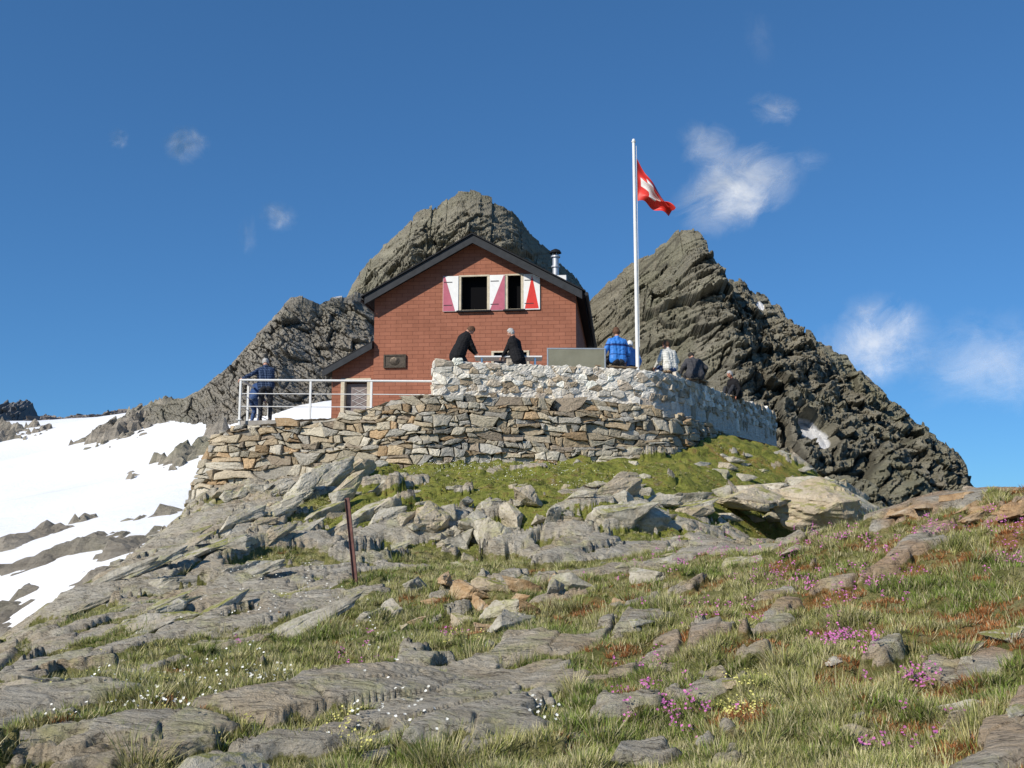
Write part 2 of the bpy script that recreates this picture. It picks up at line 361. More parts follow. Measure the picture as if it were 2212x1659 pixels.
def march(px,py,h,d0=4.0,d1=60,n=700):
    ds=np.linspace(d0,d1,n)
    u=(px-1106)/F;v=(829.5-py)/F;k=CP-v*SP
    X=u*ds/k;Z=(SP+v*CP)*ds/k
    hz=h(X,ds);i=np.argmax(Z<hz)
    return float(X[i]),float(ds[i]),float(hz[i])
ang=np.linspace(0,2*math.pi,97);rad=np.array([0,50,120,300,800,2500,9000.])
AA,RR_=np.meshgrid(ang,rad)
vz=np.interp(RR_,[0,50,300,9000],[-16,-18,-40,-60])+0*AA
tag(obj('valley_ground',grid_mesh('valley_ground',np.sin(AA)*RR_,np.cos(AA)*RR_,vz,[simple('valley_scree',(.14,.14,.10),.4,.02,.95)],True)),'dark scree and grass valley floor','ground',kind='structure')
# ---------------- hillside and snow ----------------
HPL=[P(*g) for g in [(0,911,150),(150,906,140),(240,900,125),(340,893,110),(500,885,100),(440,1000,72),(0,1150,60),(330,1120,52),(0,1400,38),(250,1250,42),(0,1020,90),(200,1020,85),(620,880,88),(700,875,82),(350,940,92),(150,960,110),(1106,900,90)]]
HPL+=[Vector(v) for v in [(-60,40,-6),(-90,80,-2),(-120,160,14),(30,60,-7),(50,75,-8),(60,70,-10),(90,120,-14),(0,45,-2),(15,50,-4),(0,150,20),(80,200,-20),(-30,30,-8),(10,32,-6),(-10,34,-4.5),(-100,220,10),(0,220,10),(-18,33,-6)]]
HB=RBF(HPL,3.0)
hx=np.linspace(-130,110,760);hy=30+190*np.linspace(0,1,520)**1.5
HX,HY=np.meshgrid(hx,hy);HZ=HB(HX,HY)
bum=np.zeros(HX.shape)
wbx=fbm(HX*.22,HY*.22,o=4,s=65,g=.6);wby=fbm(HX*.22,HY*.22,o=4,s=66,g=.6)
for px,py,rx,ry in [(400,990,3.4,1.2),(455,955,1.9,1.8),(20,948,3.6,1.6),(-40,940,5,2),(335,1112,1.8,.4),(170,1130,1.1,.22),(50,1165,2.3,.65),(150,1192,3.8,.7),(270,1190,2.4,.55),(0,1235,1.8,.65),(200,1262,2.2,.75),(290,1235,1.6,.55),(110,1290,.8,.25),(30,1315,1.8,.7),(-30,1190,4,.9),(0,1378,1.0,.5),(165,1240,.8,.3),(90,1338,.8,.3),(140,1302,.9,.3),(50,1275,.6,.2),(265,935,4.2,2.4),(330,893,4.5,2.6)]:
    x0,y0,z0=march(px,py,HB,31,200,1700)
    k=min(1,(y0-28)/50)*2.6
    dX=(HX-x0)+k*wbx;dY=(HY-y0)+k*1.6*wby;ca,sa=math.cos(.45),math.sin(.45)
    u_=(dX*ca+dY*sa)/rx;v_=(-dX*sa+dY*ca)/ry/2.2
    bum=np.maximum(bum,np.exp(-(u_**2+v_**2)*.8))
nz=fbm(HX*.45,HY*.45,o=6,s=61,g=.7)
W1_,W2_,w1,w2,w3,wx,wy=worley(HX*.6+nz,HY*.8,64)
scl=np.clip((HY-30)/50,.45,1.3)
rockz=HZ+scl*(-1.3+bum*1.85+(1.5*nz+.9*(w1-.5)+.7*(w3-.5)*wy)*np.clip(bum*3,0,1))
me=grid_mesh('hillside',HX,HY,rockz,[m_mountain('hillside_rock',(.38,.34,.28),False,2.5)],False)
tag(obj('hillside',me),'brown ice-scoured rock hillside','hillside',kind='structure')
sx_=np.linspace(-130,16,440);sy_=31+169*np.linspace(0,1,440)**1.35
SX,SY=np.meshgrid(sx_,sy_);SZ=HB(SX,SY)+.22*fbm(SX*.08,SY*.08,o=4,s=71)
SZ=SZ-2.5*sst(2,12,SX)-3*sst(165,200,SY)
tag(obj('snow_field',grid_mesh('snow_field',SX,SY,SZ,[M_SNOW])),'bright old snow field with dirt streaks','snow',kind='structure')
# ---------------- mountains ----------------
def mountain(name,sil,zf,W,amp,seed,mat,label,ncol=520,nrow=300,snow=(),spl=.15,spr=.15,g=.9,jag=.5,dip=.5,foot=None,fs=1.0):
    pts=[P(*s) for s in sil];t=np.array([s[0] for s in sil],float)
    T=np.linspace(t[0],t[-1],ncol)
    xc=np.interp(T,t,[p.x for p in pts]);yc=np.interp(T,t,[p.y for p in pts]);zc=np.interp(T,t,[p.z for p in pts])
    ys=np.convolve(np.pad(yc,30,'edge'),np.ones(61)/61,'valid');xs=xc
    J1,J2,j1,j2,j3,jx,jy=worley(xc*.28,xc*0+.5,seed+2);Q1,Q2,q1,q2,q3,qx,qy=worley(xc*.9,xc*0+.5,seed+4)
    zc=zc+jag*(.6*fbm(xc*.30,xc*0+3.3,o=5,s=seed,g=.6)+1.1*(j1-.5)+1.4*(j2-.5)*jx+.55*(q1-.5)+.5*(q2-.5)*qx)
    if foot is not None:
        Wc=np.interp(T,[a for a,b in foot],[b for a,b in foot])
        zfc=HB(xs,ys-Wc)-2.5
    else:Wc=np.full(ncol,float(W));zfc=np.full(ncol,float(zf))
    sb=np.linspace(-1,0,30)[:-1];sf=np.linspace(0,1,nrow)**1.1;s=np.concatenate([sb,sf])
    SS,_=np.meshgrid(s,T,indexing='ij')
    bc=lambda v:np.broadcast_to(v,SS.shape)
    XC=bc(xs);YC=bc(ys);ZC=bc(zc);WW=bc(Wc);ZF=bc(zfc)
    fr=np.clip(SS,0,1);bk=np.clip(-SS,0,1)
    xm=(xc[0]+xc[-1])/2
    X=XC+(XC-xm)*np.where(XC>xm,spr,spl)*fr;Y=YC-WW*fr+WW*.8*bk
    Z=ZC+(ZF-ZC)*fr**g-(ZC-ZF)*bk**.8
    sn=np.zeros(X.shape)
    for cx_,cz_,d_,w_,h_,rt in snow:
        c0=P(cx_,cz_,d_);q=X/Y-c0.x/c0.y;r_=Z/Y-c0.z/c0.y;a=q*c0.y;b=r_*c0.y;ca,sa=math.cos(rt),math.sin(rt)
        e=((a*ca+b*sa)/w_)**2+((-a*sa+b*ca)/h_)**2
        sn=np.maximum(sn,np.clip(1.6-e,0,1)+.3*fbm(X*.6,Z*.6,o=3,s=seed)*(e<3))
    rp=sst(0,.14,fr)*np.clip(WW/20,.2,1)
    gx=(X+.55*Z)*fs
    L=ridged(gx*.05,Z*.02*fs,Y*.015,3,seed+5,.55)-1.1
    a1,a2=(X+dip*Z)*fs,(Z-dip*X)*fs
    E=fbm(a1*.35,a2*.7,Y*.3,5,seed+13,.62);E0=fbm(a1*.12,a2*.12,Y*.1,2,seed+14)
    cks=[]
    def fac(f1,f2,sd,k,ew=.10,ck=False):
        F1,F2,r1,r2,r3,dx,dy=worley(a1*f1+.5*E0,a2*f2+.4*E0,sd)
        if ck:cks.append(sst(0,ew,F2-F1))
        return k*((r1-.5)*1.0+2.2*(r2-.5)*dx+1.9*(r3-.5)*dy-.25*(1-sst(0,ew,F2-F1)))
    disp=rp*amp*(2.0*L+fac(.07,.17,seed+3,1.35,.05,True)+fac(.18,.50,seed+33,.66,.08,True))+(.3+.7*rp)*amp*(fac(.5,1.5,seed+43,.34,.12,True)+fac(1.3,3.2,seed+53,.14)+.16*E)
    sk=1-.95*np.clip(sn*1.6,0,1)
    Y=Y-disp*sk;Z=Z+disp*.20*sk
    ck=np.minimum(np.minimum(cks[0],cks[1]),.35+cks[2])
    me=grid_mesh(name,X,Y,Z,[mat],False,{'snow':np.clip(sn,0,1),'ck':ck})
    return tag(obj(name,me),label,'mountain',kind='structure')
MM=m_mountain('grey_green_crag',(.335,.310,.238))
MM2=m_mountain('grey_crag',(.385,.355,.30))
mountain('mountain',[(720,700,150),(745,650,150),(762,620,150),(775,590,148),(800,555,146),(830,525,144),(870,492,142),(900,462,141),(935,452,140),(965,428,139),(990,419,138),(1030,417,138),(1065,424,138),(1100,448,140),(1118,462,141),(1138,490,143),(1145,515,146),(1170,530,150),(1190,545,154),(1215,575,158),(1240,592,162),(1255,622,166),(1285,665,170),(1320,720,175)],2,55,2.0,100,MM,'rounded grey rock peak rising behind the hut',snow=[(1283,650,162,1.7,1.6,0)],dip=.6,g=.8,jag=.7)
mountain('mountain',[(180,945,112),(230,915,110),(300,876,106),(350,870,104),(395,862,102),(440,836,101),(500,782,100),(540,742,99),(600,680,98),(625,648,98),(655,637,98),(690,653,100),(720,641,102),(760,632,104),(800,640,106),(900,700,110),(1000,800,115)],4,26,1.0,200,MM2,'pale streaked rock shoulder beside a snow field',snow=[(745,632,103,1.3,.35,.35)],dip=-.8,g=.95,foot=[(180,3),(300,4),(395,5),(450,8),(520,13),(620,20),(1000,26)],fs=1.6)
mountain('mountain',[(1240,700,150),(1275,645,145),(1320,600,140),(1370,562,133),(1410,535,128),(1440,520,125),(1462,500,122),(1490,493,120),(1515,497,119),(1527,512,119),(1534,545,119),(1555,578,120),(1565,600,120),(1600,605,121),(1620,632,122),(1650,645,123),(1685,660,124),(1703,690,125),(1755,728,127),(1765,742,127),(1830,764,130),(1850,800,131),(1880,818,132),(1925,862,134),(1990,910,137),(2030,950,139),(2075,978,141),(2090,1000,142),(2094,1050,143),(2097,1130,144)],-8,58,2.5,300,MM,'jagged dark ridge peak with a pointed summit',ncol=720,nrow=400,snow=[(1745,944,95,2.1,.85,-.62),(1642,662,119,.4,.6,.3)],dip=.35,g=.85,spl=.15,spr=-1.05,jag=.75)
mountain('mountain',[(-150,930,420),(-60,895,420),(0,872,420),(30,866,420),(58,866,420),(75,895,420),(110,900,430),(140,912,440)],10,80,4,400,simple('distant_dark_rock',(.16,.16,.16),.4,.05,.95),'small dark distant summit above the snow',ncol=160,nrow=60,jag=1.5)
mountain('mountain',[(60,925,300),(110,898,300),(180,906,280),(230,893,270),(265,884,260),(290,886,250),(330,905,240)],10,60,3,450,simple('distant_brown_rock',(.24,.21,.18),.4,.05,.95),'low brown distant ridge above the snow',ncol=160,nrow=60,jag=1.0)
# ---------------- clouds ----------------
def m_cloud(name,dens,seed,sc=1.3,thr=.5):
    t=MT(name,1,0);nt=t.t
    mp=t.n('ShaderNodeMapping');mp.inputs['Location'].default_value=(seed*3.7,seed*1.3,0);t.l(t.co,mp.inputs[0])
    n=t.noise(sc,10,.66,mp.outputs[0],.6)
    ln=t.n('ShaderNodeVectorMath');ln.operation='LENGTH';t.l(t.co,ln.inputs[0])
    rad=t.math('SUBTRACT',1.0,ln.outputs['Value'])
    v=t.math('ADD',t.math('MULTIPLY',rad,.55),t.math('SUBTRACT',n,thr))
    a=t.ramp(v,[(.10,0),(.32,.28*dens),(.66,dens)])
    a2=t.math('MULTIPLY',a,t.ramp(rad,[(0,0),(.4,1)]))
    d=t.n('ShaderNodeBsdfDiffuse');d.inputs[0].default_value=(.95,.95,.97,1)
    tl=t.n('ShaderNodeBsdfTranslucent');tl.inputs[0].default_value=(.9,.92,.95,1)
    ad=t.n('ShaderNodeMixShader');ad.inputs[0].default_value=.2;t.l(d.outputs[0],ad.inputs[1]);t.l(tl.outputs[0],ad.inputs[2])
    tr=t.n('ShaderNodeBsdfTransparent');mx=t.n('ShaderNodeMixShader')
    t.l(a2,mx.inputs[0]);t.l(tr.outputs[0],mx.inputs[1]);t.l(ad.outputs[0],mx.inputs[2])
    t.l(mx.outputs[0],nt.nodes['Material Output'].inputs['Surface']);return t.m
def cloud(px,py,w_,h_,rot,dens,seed,lab,thr=.5,sc=1.3):
    D=3000;c=P(px,py,D);k=D/F
    g=np.linspace(-1,1,25);a,b=np.meshgrid(g,g)
    me=grid_mesh('cloud',a,b,.15*(a*a+b*b)+.1*fbm(a*1.5,b*1.5,o=2,s=seed),[m_cloud('cloud_vapour',dens,seed,sc,thr)])
    o=obj('cloud',me,loc=c)
    q=(c).to_track_quat('-Z','Y');o.rotation_euler=(q@Quaternion((0,0,1),rot)).to_euler()
    o.scale=(w_*k,h_*k,60)
    tag(o,lab,'cloud',kind='structure')
cloud(1590,410,180,105,.45,.92,3,'bright wispy white cloud in blue sky',.45)
cloud(1535,320,95,75,-.5,.42,5,'thin curling wisp of white cloud',.46)
cloud(1672,236,75,48,-.3,.32,7,'faint wisp of white cloud')
cloud(400,312,60,55,.4,.55,9,'small soft white cloud puff',.42)
cloud(256,298,28,28,0,.3,11,'tiny faint white cloud puff',.42)
cloud(600,466,50,40,-.2,.38,13,'small faint white cloud puff',.42)
cloud(535,505,30,60,0,.18,15,'thin vertical wisp of cloud')
cloud(1640,75,45,90,.2,.07,17,'barely visible streak of cloud')
cloud(1890,740,145,120,.3,.72,19,'soft puffy white cloud above a ridge',.43)
cloud(2110,780,190,130,.2,.30,23,'broad thin veil of white cloud',.45,1.6)
cloud(2190,800,110,110,0,.30,29,'thin white cloud bank',.44,1.6)
cloud(1745,345,60,40,0,.12,31,'faint wisp of white cloud')
# ---------------- rubble walls ----------------
def clip(poly,nx,ny,c):
    out=[]
    for i in range(len(poly)):
        a=poly[i];b=poly[(i+1)%len(poly)]
        da=nx*a[0]+ny*a[1]-c;db=nx*b[0]+ny*b[1]-c
        if da<=0:out.append(a)
        if (da<0)!=(db<0) and abs(da-db)>1e-12:
            t=da/(da-db);out.append((a[0]+(b[0]-a[0])*t,a[1]+(b[1]-a[1])*t))
    return out
def rubble_wall(name,line,zb,zt,cw,ch,gap,dep,palette,back,thick,batter,seed,mat,label,style='rubble',warp=None,wing_shade=None):
    rnd=random.Random(seed)
    L=[0]
    for a,b in zip(line[:-1],line[1:]):L.append(L[-1]+math.dist(a,b))
    NS=[((b[1]-a[1])/math.dist(a,b),-(b[0]-a[0])/math.dist(a,b)) for a,b in zip(line[:-1],line[1:])]
    def at(s):
        s=min(max(s,0),L[-1]-1e-6)
        for i in range(len(L)-1):
            if s<=L[i+1]:
                f=(s-L[i])/(L[i+1]-L[i]);a,b=line[i],line[i+1];n=NS[i]
                bl=.25
                if i>0 and s-L[i]<bl:
                    w_=.5*(1-(s-L[i])/bl);m=NS[i-1];n=(n[0]*(1-w_)+m[0]*w_,n[1]*(1-w_)+m[1]*w_)
                elif i<len(L)-2 and L[i+1]-s<bl:
                    w_=.5*(1-(L[i+1]-s)/bl);m=NS[i+1];n=(n[0]*(1-w_)+m[0]*w_,n[1]*(1-w_)+m[1]*w_)
                return (a[0]+(b[0]-a[0])*f,a[1]+(b[1]-a[1])*f),n
    zmax=max(zt(s) for s in np.linspace(0,L[-1],200));zmin=min(zb(s) for s in np.linspace(0,L[-1],200))
    polys=[]
    if style=='rubble':
        pts=[];z=zmin
        while z<zmax+ch:
            h=ch*rnd.uniform(.55,1.5);s=rnd.uniform(-cw,0)
            while s<L[-1]+cw:
                w_=cw*rnd.choice([.35,.55,.8,1.1,1.5,2.1]);pts.append((s+w_/2,z+h/2+rnd.uniform(-.3,.3)*h));s+=w_
            z+=h
        ax=1.0/(cw/ch*.85)
        for i,(s0,z0) in enumerate(pts):
            if s0<-.1 or s0>L[-1]+.1 or z0>zt(s0)+.02 or z0<zb(s0):continue
            poly=[(s0-cw*2,z0-ch*2),(s0+cw*2,z0-ch*2),(s0+cw*2,z0+ch*2),(s0-cw*2,z0+ch*2)]
            for j,(s1,z1) in enumerate(pts):
                if i==j or abs(s1-s0)>cw*3.2 or abs(z1-z0)>ch*3.4:continue
                dx=(s1-s0)*ax*ax;dy=(z1-z0);mx,my=(s0+s1)/2,(z0+z1)/2
                poly=clip(poly,dx,dy,dx*mx+dy*my)
                if len(poly)<3:break
            if len(poly)>=3:polys.append(poly)
    else:
        zs=[zmin-.1]
        while zs[-1]<zmax+.2:zs.append(zs[-1]+ch*rnd.choice([.55,.75,.95,1.2,1.8]))
        ph=[[rnd.uniform(0,6.28) for _ in range(3)] for _ in zs]
        def bed(k,s):
            p=ph[k];return zs[k]+ch*.46*math.sin(s*1.1+p[0])+ch*.28*math.sin(s*3.7+p[1])+ch*.16*math.sin(s*9.7+p[2])
        for k in range(len(zs)-1):
            hh=zs[k+1]-zs[k];s=-rnd.uniform(0,cw);j0=rnd.uniform(-.04,.04)
            while s<L[-1]+cw:
                w_=cw*rnd.choice([.35,.5,.6,.75,.9,1.1,1.4,1.9])*(.75+.35*hh/ch);e=s+w_;j1=rnd.uniform(-.46,.46)*hh
                a0,a1,b0,b1=bed(k,s),bed(k+1,s),bed(k,e),bed(k+1,e)
                q=[(s-j0,a0),((s+e)/2,bed(k,(s+e)/2)-rnd.uniform(0,.015)),(e-j1,b0),(e+j1,b1),((s+e)/2+rnd.uniform(-.1,.1)*w_,bed(k+1,(s+e)/2)+rnd.uniform(-.018,.018)),(s+j0,a1)]
                if hh>ch*1.2 and rnd.random()<.35 and w_>cw*.45:
                    f=rnd.uniform(.35,.65);g_=f+rnd.uniform(-.2,.2)
                    L_=(s+j0*(2*f-1),a0+(a1-a0)*f);R_=(e+j1*(2*g_-1),b0+(b1-b0)*g_)
                    polys.append([q[0],q[1],q[2],R_,L_])
                    if rnd.random()<.5:polys.append([L_,R_,q[3],q[4],q[5]])
                    else:
                        h2=rnd.uniform(.35,.65);M_=((L_[0]+(R_[0]-L_[0])*h2),L_[1]+(R_[1]-L_[1])*h2);T_=q[4]
                        polys.append([L_,M_,T_,q[5]]);polys.append([M_,R_,q[3],T_])
                else:
                    if rnd.random()<.75:
                        ci=rnd.choice([0,2,3,5]);p0,p1,p2=q[ci-1],q[ci],q[(ci+1)%6];c=rnd.uniform(.2,.45)
                        q[ci:ci+1]=[(p1[0]+(p0[0]-p1[0])*c,p1[1]+(p0[1]-p1[1])*c),(p1[0]+(p2[0]-p1[0])*c,p1[1]+(p2[1]-p1[1])*c)]
                    polys.append(q)
                s=e;j0=j1
    V=[];Fq=[];C=[]
    for poly in polys:
        s0=sum(p[0] for p in poly)/len(poly);z0=sum(p[1] for p in poly)/len(poly)
        top=zt(min(max(s0,0),L[-1]))
        if z0>top or z0<zb(s0) or s0<0 or s0>L[-1]:continue
        poly=clip(poly,0,1,top+rnd.uniform(-.07,.11))
        if len(poly)>=3:poly=clip(poly,1,0,L[-1]+.05)
        if len(poly)>=3:poly=clip(poly,-1,0,.05)
        if len(poly)<3:continue
        poly=[p for k,p in enumerate(poly) if math.dist(p,poly[k-1])>.012]
        if len(poly)<3:continue
        cx=sum(p[0] for p in poly)/len(poly);cz=sum(p[1] for p in poly)/len(poly)
        per=[math.dist(poly[k],poly[(k+1)%len(poly)]) for k in range(len(poly))];tot=sum(per)
        if tot<.12:continue
        rs=[]
        for k in range(len(poly)):
            a=poly[k];b=poly[(k+1)%len(poly)];rs.append(a)
            nn=2 if per[k]>.12 else (1 if per[k]>.05 else 0)
            for q in range(nn):
                f=(q+1)/(nn+1);jt=rnd.uniform(-.010,.008)
                ex,ez=(b[0]-a[0])/per[k],(b[1]-a[1])/per[k]
                rs.append((a[0]+(b[0]-a[0])*f+ez*jt,a[1]+(b[1]-a[1])*f-ex*jt))
        K=len(rs)
        g=gap*rnd.uniform(.4,1.8);dd=dep*rnd.uniform(.2,1.6);tx=rnd.uniform(-.35,.35)*dep/cw*2;tz=rnd.uniform(-.4,.4)*dep/ch
        col=rnd.choice(palette)
        if wing_shade and s0>wing_shade[0] and rnd.random()<.45:col=rnd.choice(wing_shade[1])  # browner stones past the corner paint in the shade of the right wing
        kf=rnd.uniform(.65,1.2);col=tuple(min(.9,c*kf) for c in col)
        base=len(V);rings=[(0,-.08),(0,dd*.72),(.09,dd*.97),(.45,dd*1.05)]
        for fi,(ins,dp) in enumerate(rings):
            for (ps,pz) in rs:
                r=math.hypot(ps-cx,pz-cz)+1e-6;f=max(0.05,(1-g/r))*(1-ins)
                s=cx+(ps-cx)*f;zz=cz+(pz-cz)*f
                o=dp+(tx*(s-cx)+tz*(zz-cz) if fi>0 else 0)+(rnd.uniform(-.010,.010) if fi>0 else 0)
                (qx,qy),n=at(s);o+=batter*(zmax-zz)
                V.append((qx+n[0]*o,qy+n[1]*o,zz));C.append(col)
        (qx,qy),n=at(cx);o=dd*1.07+batter*(zmax-cz)
        V.append((qx+n[0]*o,qy+n[1]*o,cz));C.append(col);ctr=len(V)-1
        for r_ in range(3):
            for k in range(K):
                a=base+r_*K+k;b=base+r_*K+(k+1)%K;Fq.append((a,b,b+K,a+K))
        for k in range(K):
            a=base+3*K+k;b=base+3*K+(k+1)%K;Fq.append((a,b,ctr,ctr))
    ns=int(L[-1]/.06);ss=np.linspace(0,L[-1],ns)
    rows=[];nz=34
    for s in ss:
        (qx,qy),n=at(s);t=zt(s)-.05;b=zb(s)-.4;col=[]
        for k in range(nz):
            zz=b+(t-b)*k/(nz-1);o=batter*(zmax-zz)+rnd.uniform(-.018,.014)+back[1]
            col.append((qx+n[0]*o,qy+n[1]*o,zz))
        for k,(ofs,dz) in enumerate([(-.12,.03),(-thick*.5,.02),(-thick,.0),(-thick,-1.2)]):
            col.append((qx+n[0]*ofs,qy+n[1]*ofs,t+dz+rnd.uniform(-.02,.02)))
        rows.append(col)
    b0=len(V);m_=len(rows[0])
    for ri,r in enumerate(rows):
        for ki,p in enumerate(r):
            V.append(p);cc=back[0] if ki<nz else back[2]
            if wing_shade and ss[ri]>wing_shade[0]:cc=tuple(x*.72 for x in cc)  # mortar darkened past the corner, the wing's shade put into its colour
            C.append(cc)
    for i in range(ns-1):
        for k in range(m_-1):
            a=b0+i*m_+k;Fq.append((a,a+m_,a+m_+1,a+1))
    if warp:V=[warp(*p) for p in V]
    tri=[f for f in Fq if f[2]==f[3]];quad=[f for f in Fq if f[2]!=f[3]]
    me=bpy.data.meshes.new(name);me.from_pydata(V,[],quad+[f[:3] for f in tri]);me.update()
    a=me.color_attributes.new('col','FLOAT_COLOR','POINT')
    c=np.ones((len(V),4),dtype=np.float32);c[:,:3]=C;a.data.foreach_set('color',c.ravel())
    me.materials.append(mat);bm=bmesh.new();bm.from_mesh(me);bmesh.ops.recalc_face_normals(bm,faces=bm.faces);bm.to_mesh(me);bm.free()
    return tag(obj(name,me),label,'stone wall')
pal=[(.47,.40,.29),(.50,.44,.33),(.43,.36,.255),(.53,.48,.38),(.48,.38,.25),(.46,.43,.37),(.39,.31,.21),(.57,.52,.42),(.45,.32,.19),(.42,.39,.33),(.51,.46,.36),(.42,.40,.35),(.34,.28,.21)]
line=[(-7.2,30.5),(-7.65,25.95),(-7.2,25.52),(-2.1,24.62),(3.0,25.93),(4.0,26.35),(4.75,27.15),(5.3,28.2),(6.6,30.6)]
LL=[0]
for a,b in zip(line[:-1],line[1:]):LL.append(LL[-1]+math.dist(a,b))
L0=LL[1];L1=LL[3];L2=LL[4];LT=LL[-1]
def zt_s(s): return float(np.interp(s,[0,L0,L0+.35,L0+.6,L0+1.8,L0+2.0,L0+3.6,L0+4.1,L0+4.7,L0+5.4,L2-1,L2,L2+2,LT],[2.3,2.30,2.35,2.50,2.58,2.66,2.68,2.86,3.06,3.22,3.24,3.16,2.95,2.7]))
def zb_s(s): return float(np.interp(s,[0,L0,L0+2.2,L0+4,L1,L2,LT],[-.9,-.7,-.1,.5,1.0,1.0,1.6]))
def wrp(x,y,z):
    k=max(0,min(1,1-(x+7.9)/1.8))*max(0,2.4-z)
    return (x-.17*k,y-.08*k,z)
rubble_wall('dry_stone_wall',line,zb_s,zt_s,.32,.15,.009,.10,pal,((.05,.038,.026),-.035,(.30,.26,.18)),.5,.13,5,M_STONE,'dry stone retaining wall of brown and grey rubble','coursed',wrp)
palw=[(.76,.71,.61),(.79,.75,.66),(.72,.67,.57),(.80,.76,.68),(.76,.71,.62),(.78,.74,.66),(.46,.37,.26),(.56,.48,.38),(.78,.73,.64)]
linew=[(-1.97,30.9),(-1.97,24.85),(3.2,26.35),(3.8,26.62),(4.3,27.1),(4.75,27.8),(9.6,36.3)]
sw=sum(math.dist(a,b) for a,b in zip(linew[:3],linew[1:4]))
M_WWALL=m_colattr('whitewashed_rubble',7,.45)
rubble_wall('parapet_wall',linew,lambda s:3.2,lambda s:4.14,.26,.14,.004,.055,palw,((.76,.71,.62),.024,(.74,.70,.62)),.45,.03,9,M_WWALL,'whitewashed rubble stone parapet wall around the terrace',wing_shade=(sw,[(.45,.37,.26),(.52,.44,.33),(.40,.34,.26),(.55,.49,.40)]))
b=B();b.prism([(-1.9,25.2),(3.4,26.8),(4.2,27.5),(9.3,36.2),(4.5,41),(3.1,38),(1.93,30.45),(-1.75,30.9)],'z',1.5,3.93)
tag(b.done('terrace',[M_FLOOR]),'paved stone terrace in front of the hut','terrace',kind='structure')
b=B();b.prism([(-7.2,26.2),(-2.0,25.05),(-2.0,31.0),(-4.5,31.35),(-7.1,31.0)],'z',1.2,2.70)
tag(b.done('platform',[M_FLOOR]),'lower paved platform by the basement door','terrace',kind='structure')
# ---------------- hut ----------------
ROT=math.radians(-6.4);HW=6.45
right=Vector((2.0,30.6,0));org=right-Vector((math.cos(ROT)*HW,math.sin(ROT)*HW,0))
hut=empty('mountain_hut',(org.x,org.y,2.7),ROT)
tag(hut,'red-brown shingled gabled mountain hut with open shutters','hut')
def HZt(z):return z-2.7
EZ=HZt(7.14);TA=28.8;TS=math.tan(math.radians(TA));AZ=EZ+HW/2*TS
LEN=10.0
def boolcut(o,boxes):
    for lo,hi in boxes:
        b=B();b.box(lo,hi);c=b.done('cut',[])
        c.parent=o.parent
        md=o.modifiers.new('b','BOOLEAN');md.object=c;md.operation='DIFFERENCE';md.solver='EXACT'
        bpy.context.view_layer.update()
        dg=bpy.context.evaluated_depsgraph_get();me=bpy.data.meshes.new_from_object(o.evaluated_get(dg))
        o.modifiers.clear();o.data=me;bpy.data.objects.remove(c)
b=B();b.prism([(0,-.3),(HW,-.3),(HW,EZ),(HW/2,AZ),(0,EZ)],'y',0,LEN)
wall=b.done('wall',[M_FACADE],hut)
W1=(2.77,3.69);W2=(4.26,4.77);WZ=(HZt(6.70),HZt(7.80));W3=(3.82,4.95);W3Z=(HZt(4.75),HZt(5.33))
inner=(( .28,.28,.0),(HW-.28,LEN-.28,EZ-.05))
boolcut(wall,[inner,((W1[0],-.5,WZ[0]),(W1[1],.6,WZ[1])),((W2[0],-.5,WZ[0]),(W2[1],.6,WZ[1])),((W3[0],-.5,W3Z[0]),(W3[1],.6,W3Z[1]))])
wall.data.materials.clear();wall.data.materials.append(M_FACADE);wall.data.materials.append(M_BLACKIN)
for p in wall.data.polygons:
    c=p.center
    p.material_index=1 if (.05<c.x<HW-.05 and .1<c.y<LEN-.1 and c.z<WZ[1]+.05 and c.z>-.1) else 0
def roof_poly(off,th,ov):
    hw=HW/2+ov;c=HW/2;z0=AZ+off
    t=th/math.cos(math.radians(TA))
    return [(c-hw,z0-hw*TS),(c,z0),(c+hw,z0-hw*TS),(c+hw,z0-hw*TS+t),(c,z0+t),(c-hw,z0-hw*TS+t)]
b=B();b.prism(roof_poly(.015,.13,.27),'y',-.38,LEN+.3,0)
b.prism(roof_poly(-.12,.23,.22),'y',-.44,-.385,1)
b.prism(roof_poly(.155,.04,.33),'y',-.50,LEN+.35,0)
b.cyl((-.36,-.5,EZ-.10),(-.36,LEN+.3,EZ-.10),.06,seg=10,mi=1);b.cyl((HW+.36,-.5,EZ-.10),(HW+.36,LEN+.3,EZ-.10),.06,seg=10,mi=1)
roof=b.done('roof',[M_DARKROOF,M_FASCIA],hut)
cx=HW/2+2.50;cy=1.5;cz=AZ-2.50*TS+.1
b=B();b.box((cx-.1,cy-.1,cz-.2),(cx+.36,cy+.25,cz+.50),1,.01)
b.cyl((cx,cy,cz),(cx,cy,cz+1.12),.105,mi=0,seg=18);b.cyl((cx,cy,cz+.78),(cx,cy,cz+.83),.145,mi=0,seg=18);b.cyl((cx,cy,cz+1.12),(cx,cy,cz+1.17),.155,mi=0,seg=18)
for k in range(4):
    a=k*math.pi/2+.4;b.cyl((cx+.09*math.cos(a),cy+.09*math.sin(a),cz+1.16),(cx+.09*math.cos(a),cy+.09*math.sin(a),cz+1.28),.014,mi=0,seg=6)
b.cyl((cx,cy,cz+1.27),(cx,cy,cz+1.36),.20,.15,mi=2,seg=18);b.cyl((cx,cy,cz+1.36),(cx,cy,cz+1.41),.15,.05,mi=2,seg=18)
b.done('chimney',[simple('galvanised_flue',(.50,.51,.53),.15,9,.45,.5,.6,0),M_WHITE,M_DARKROOF],roof)
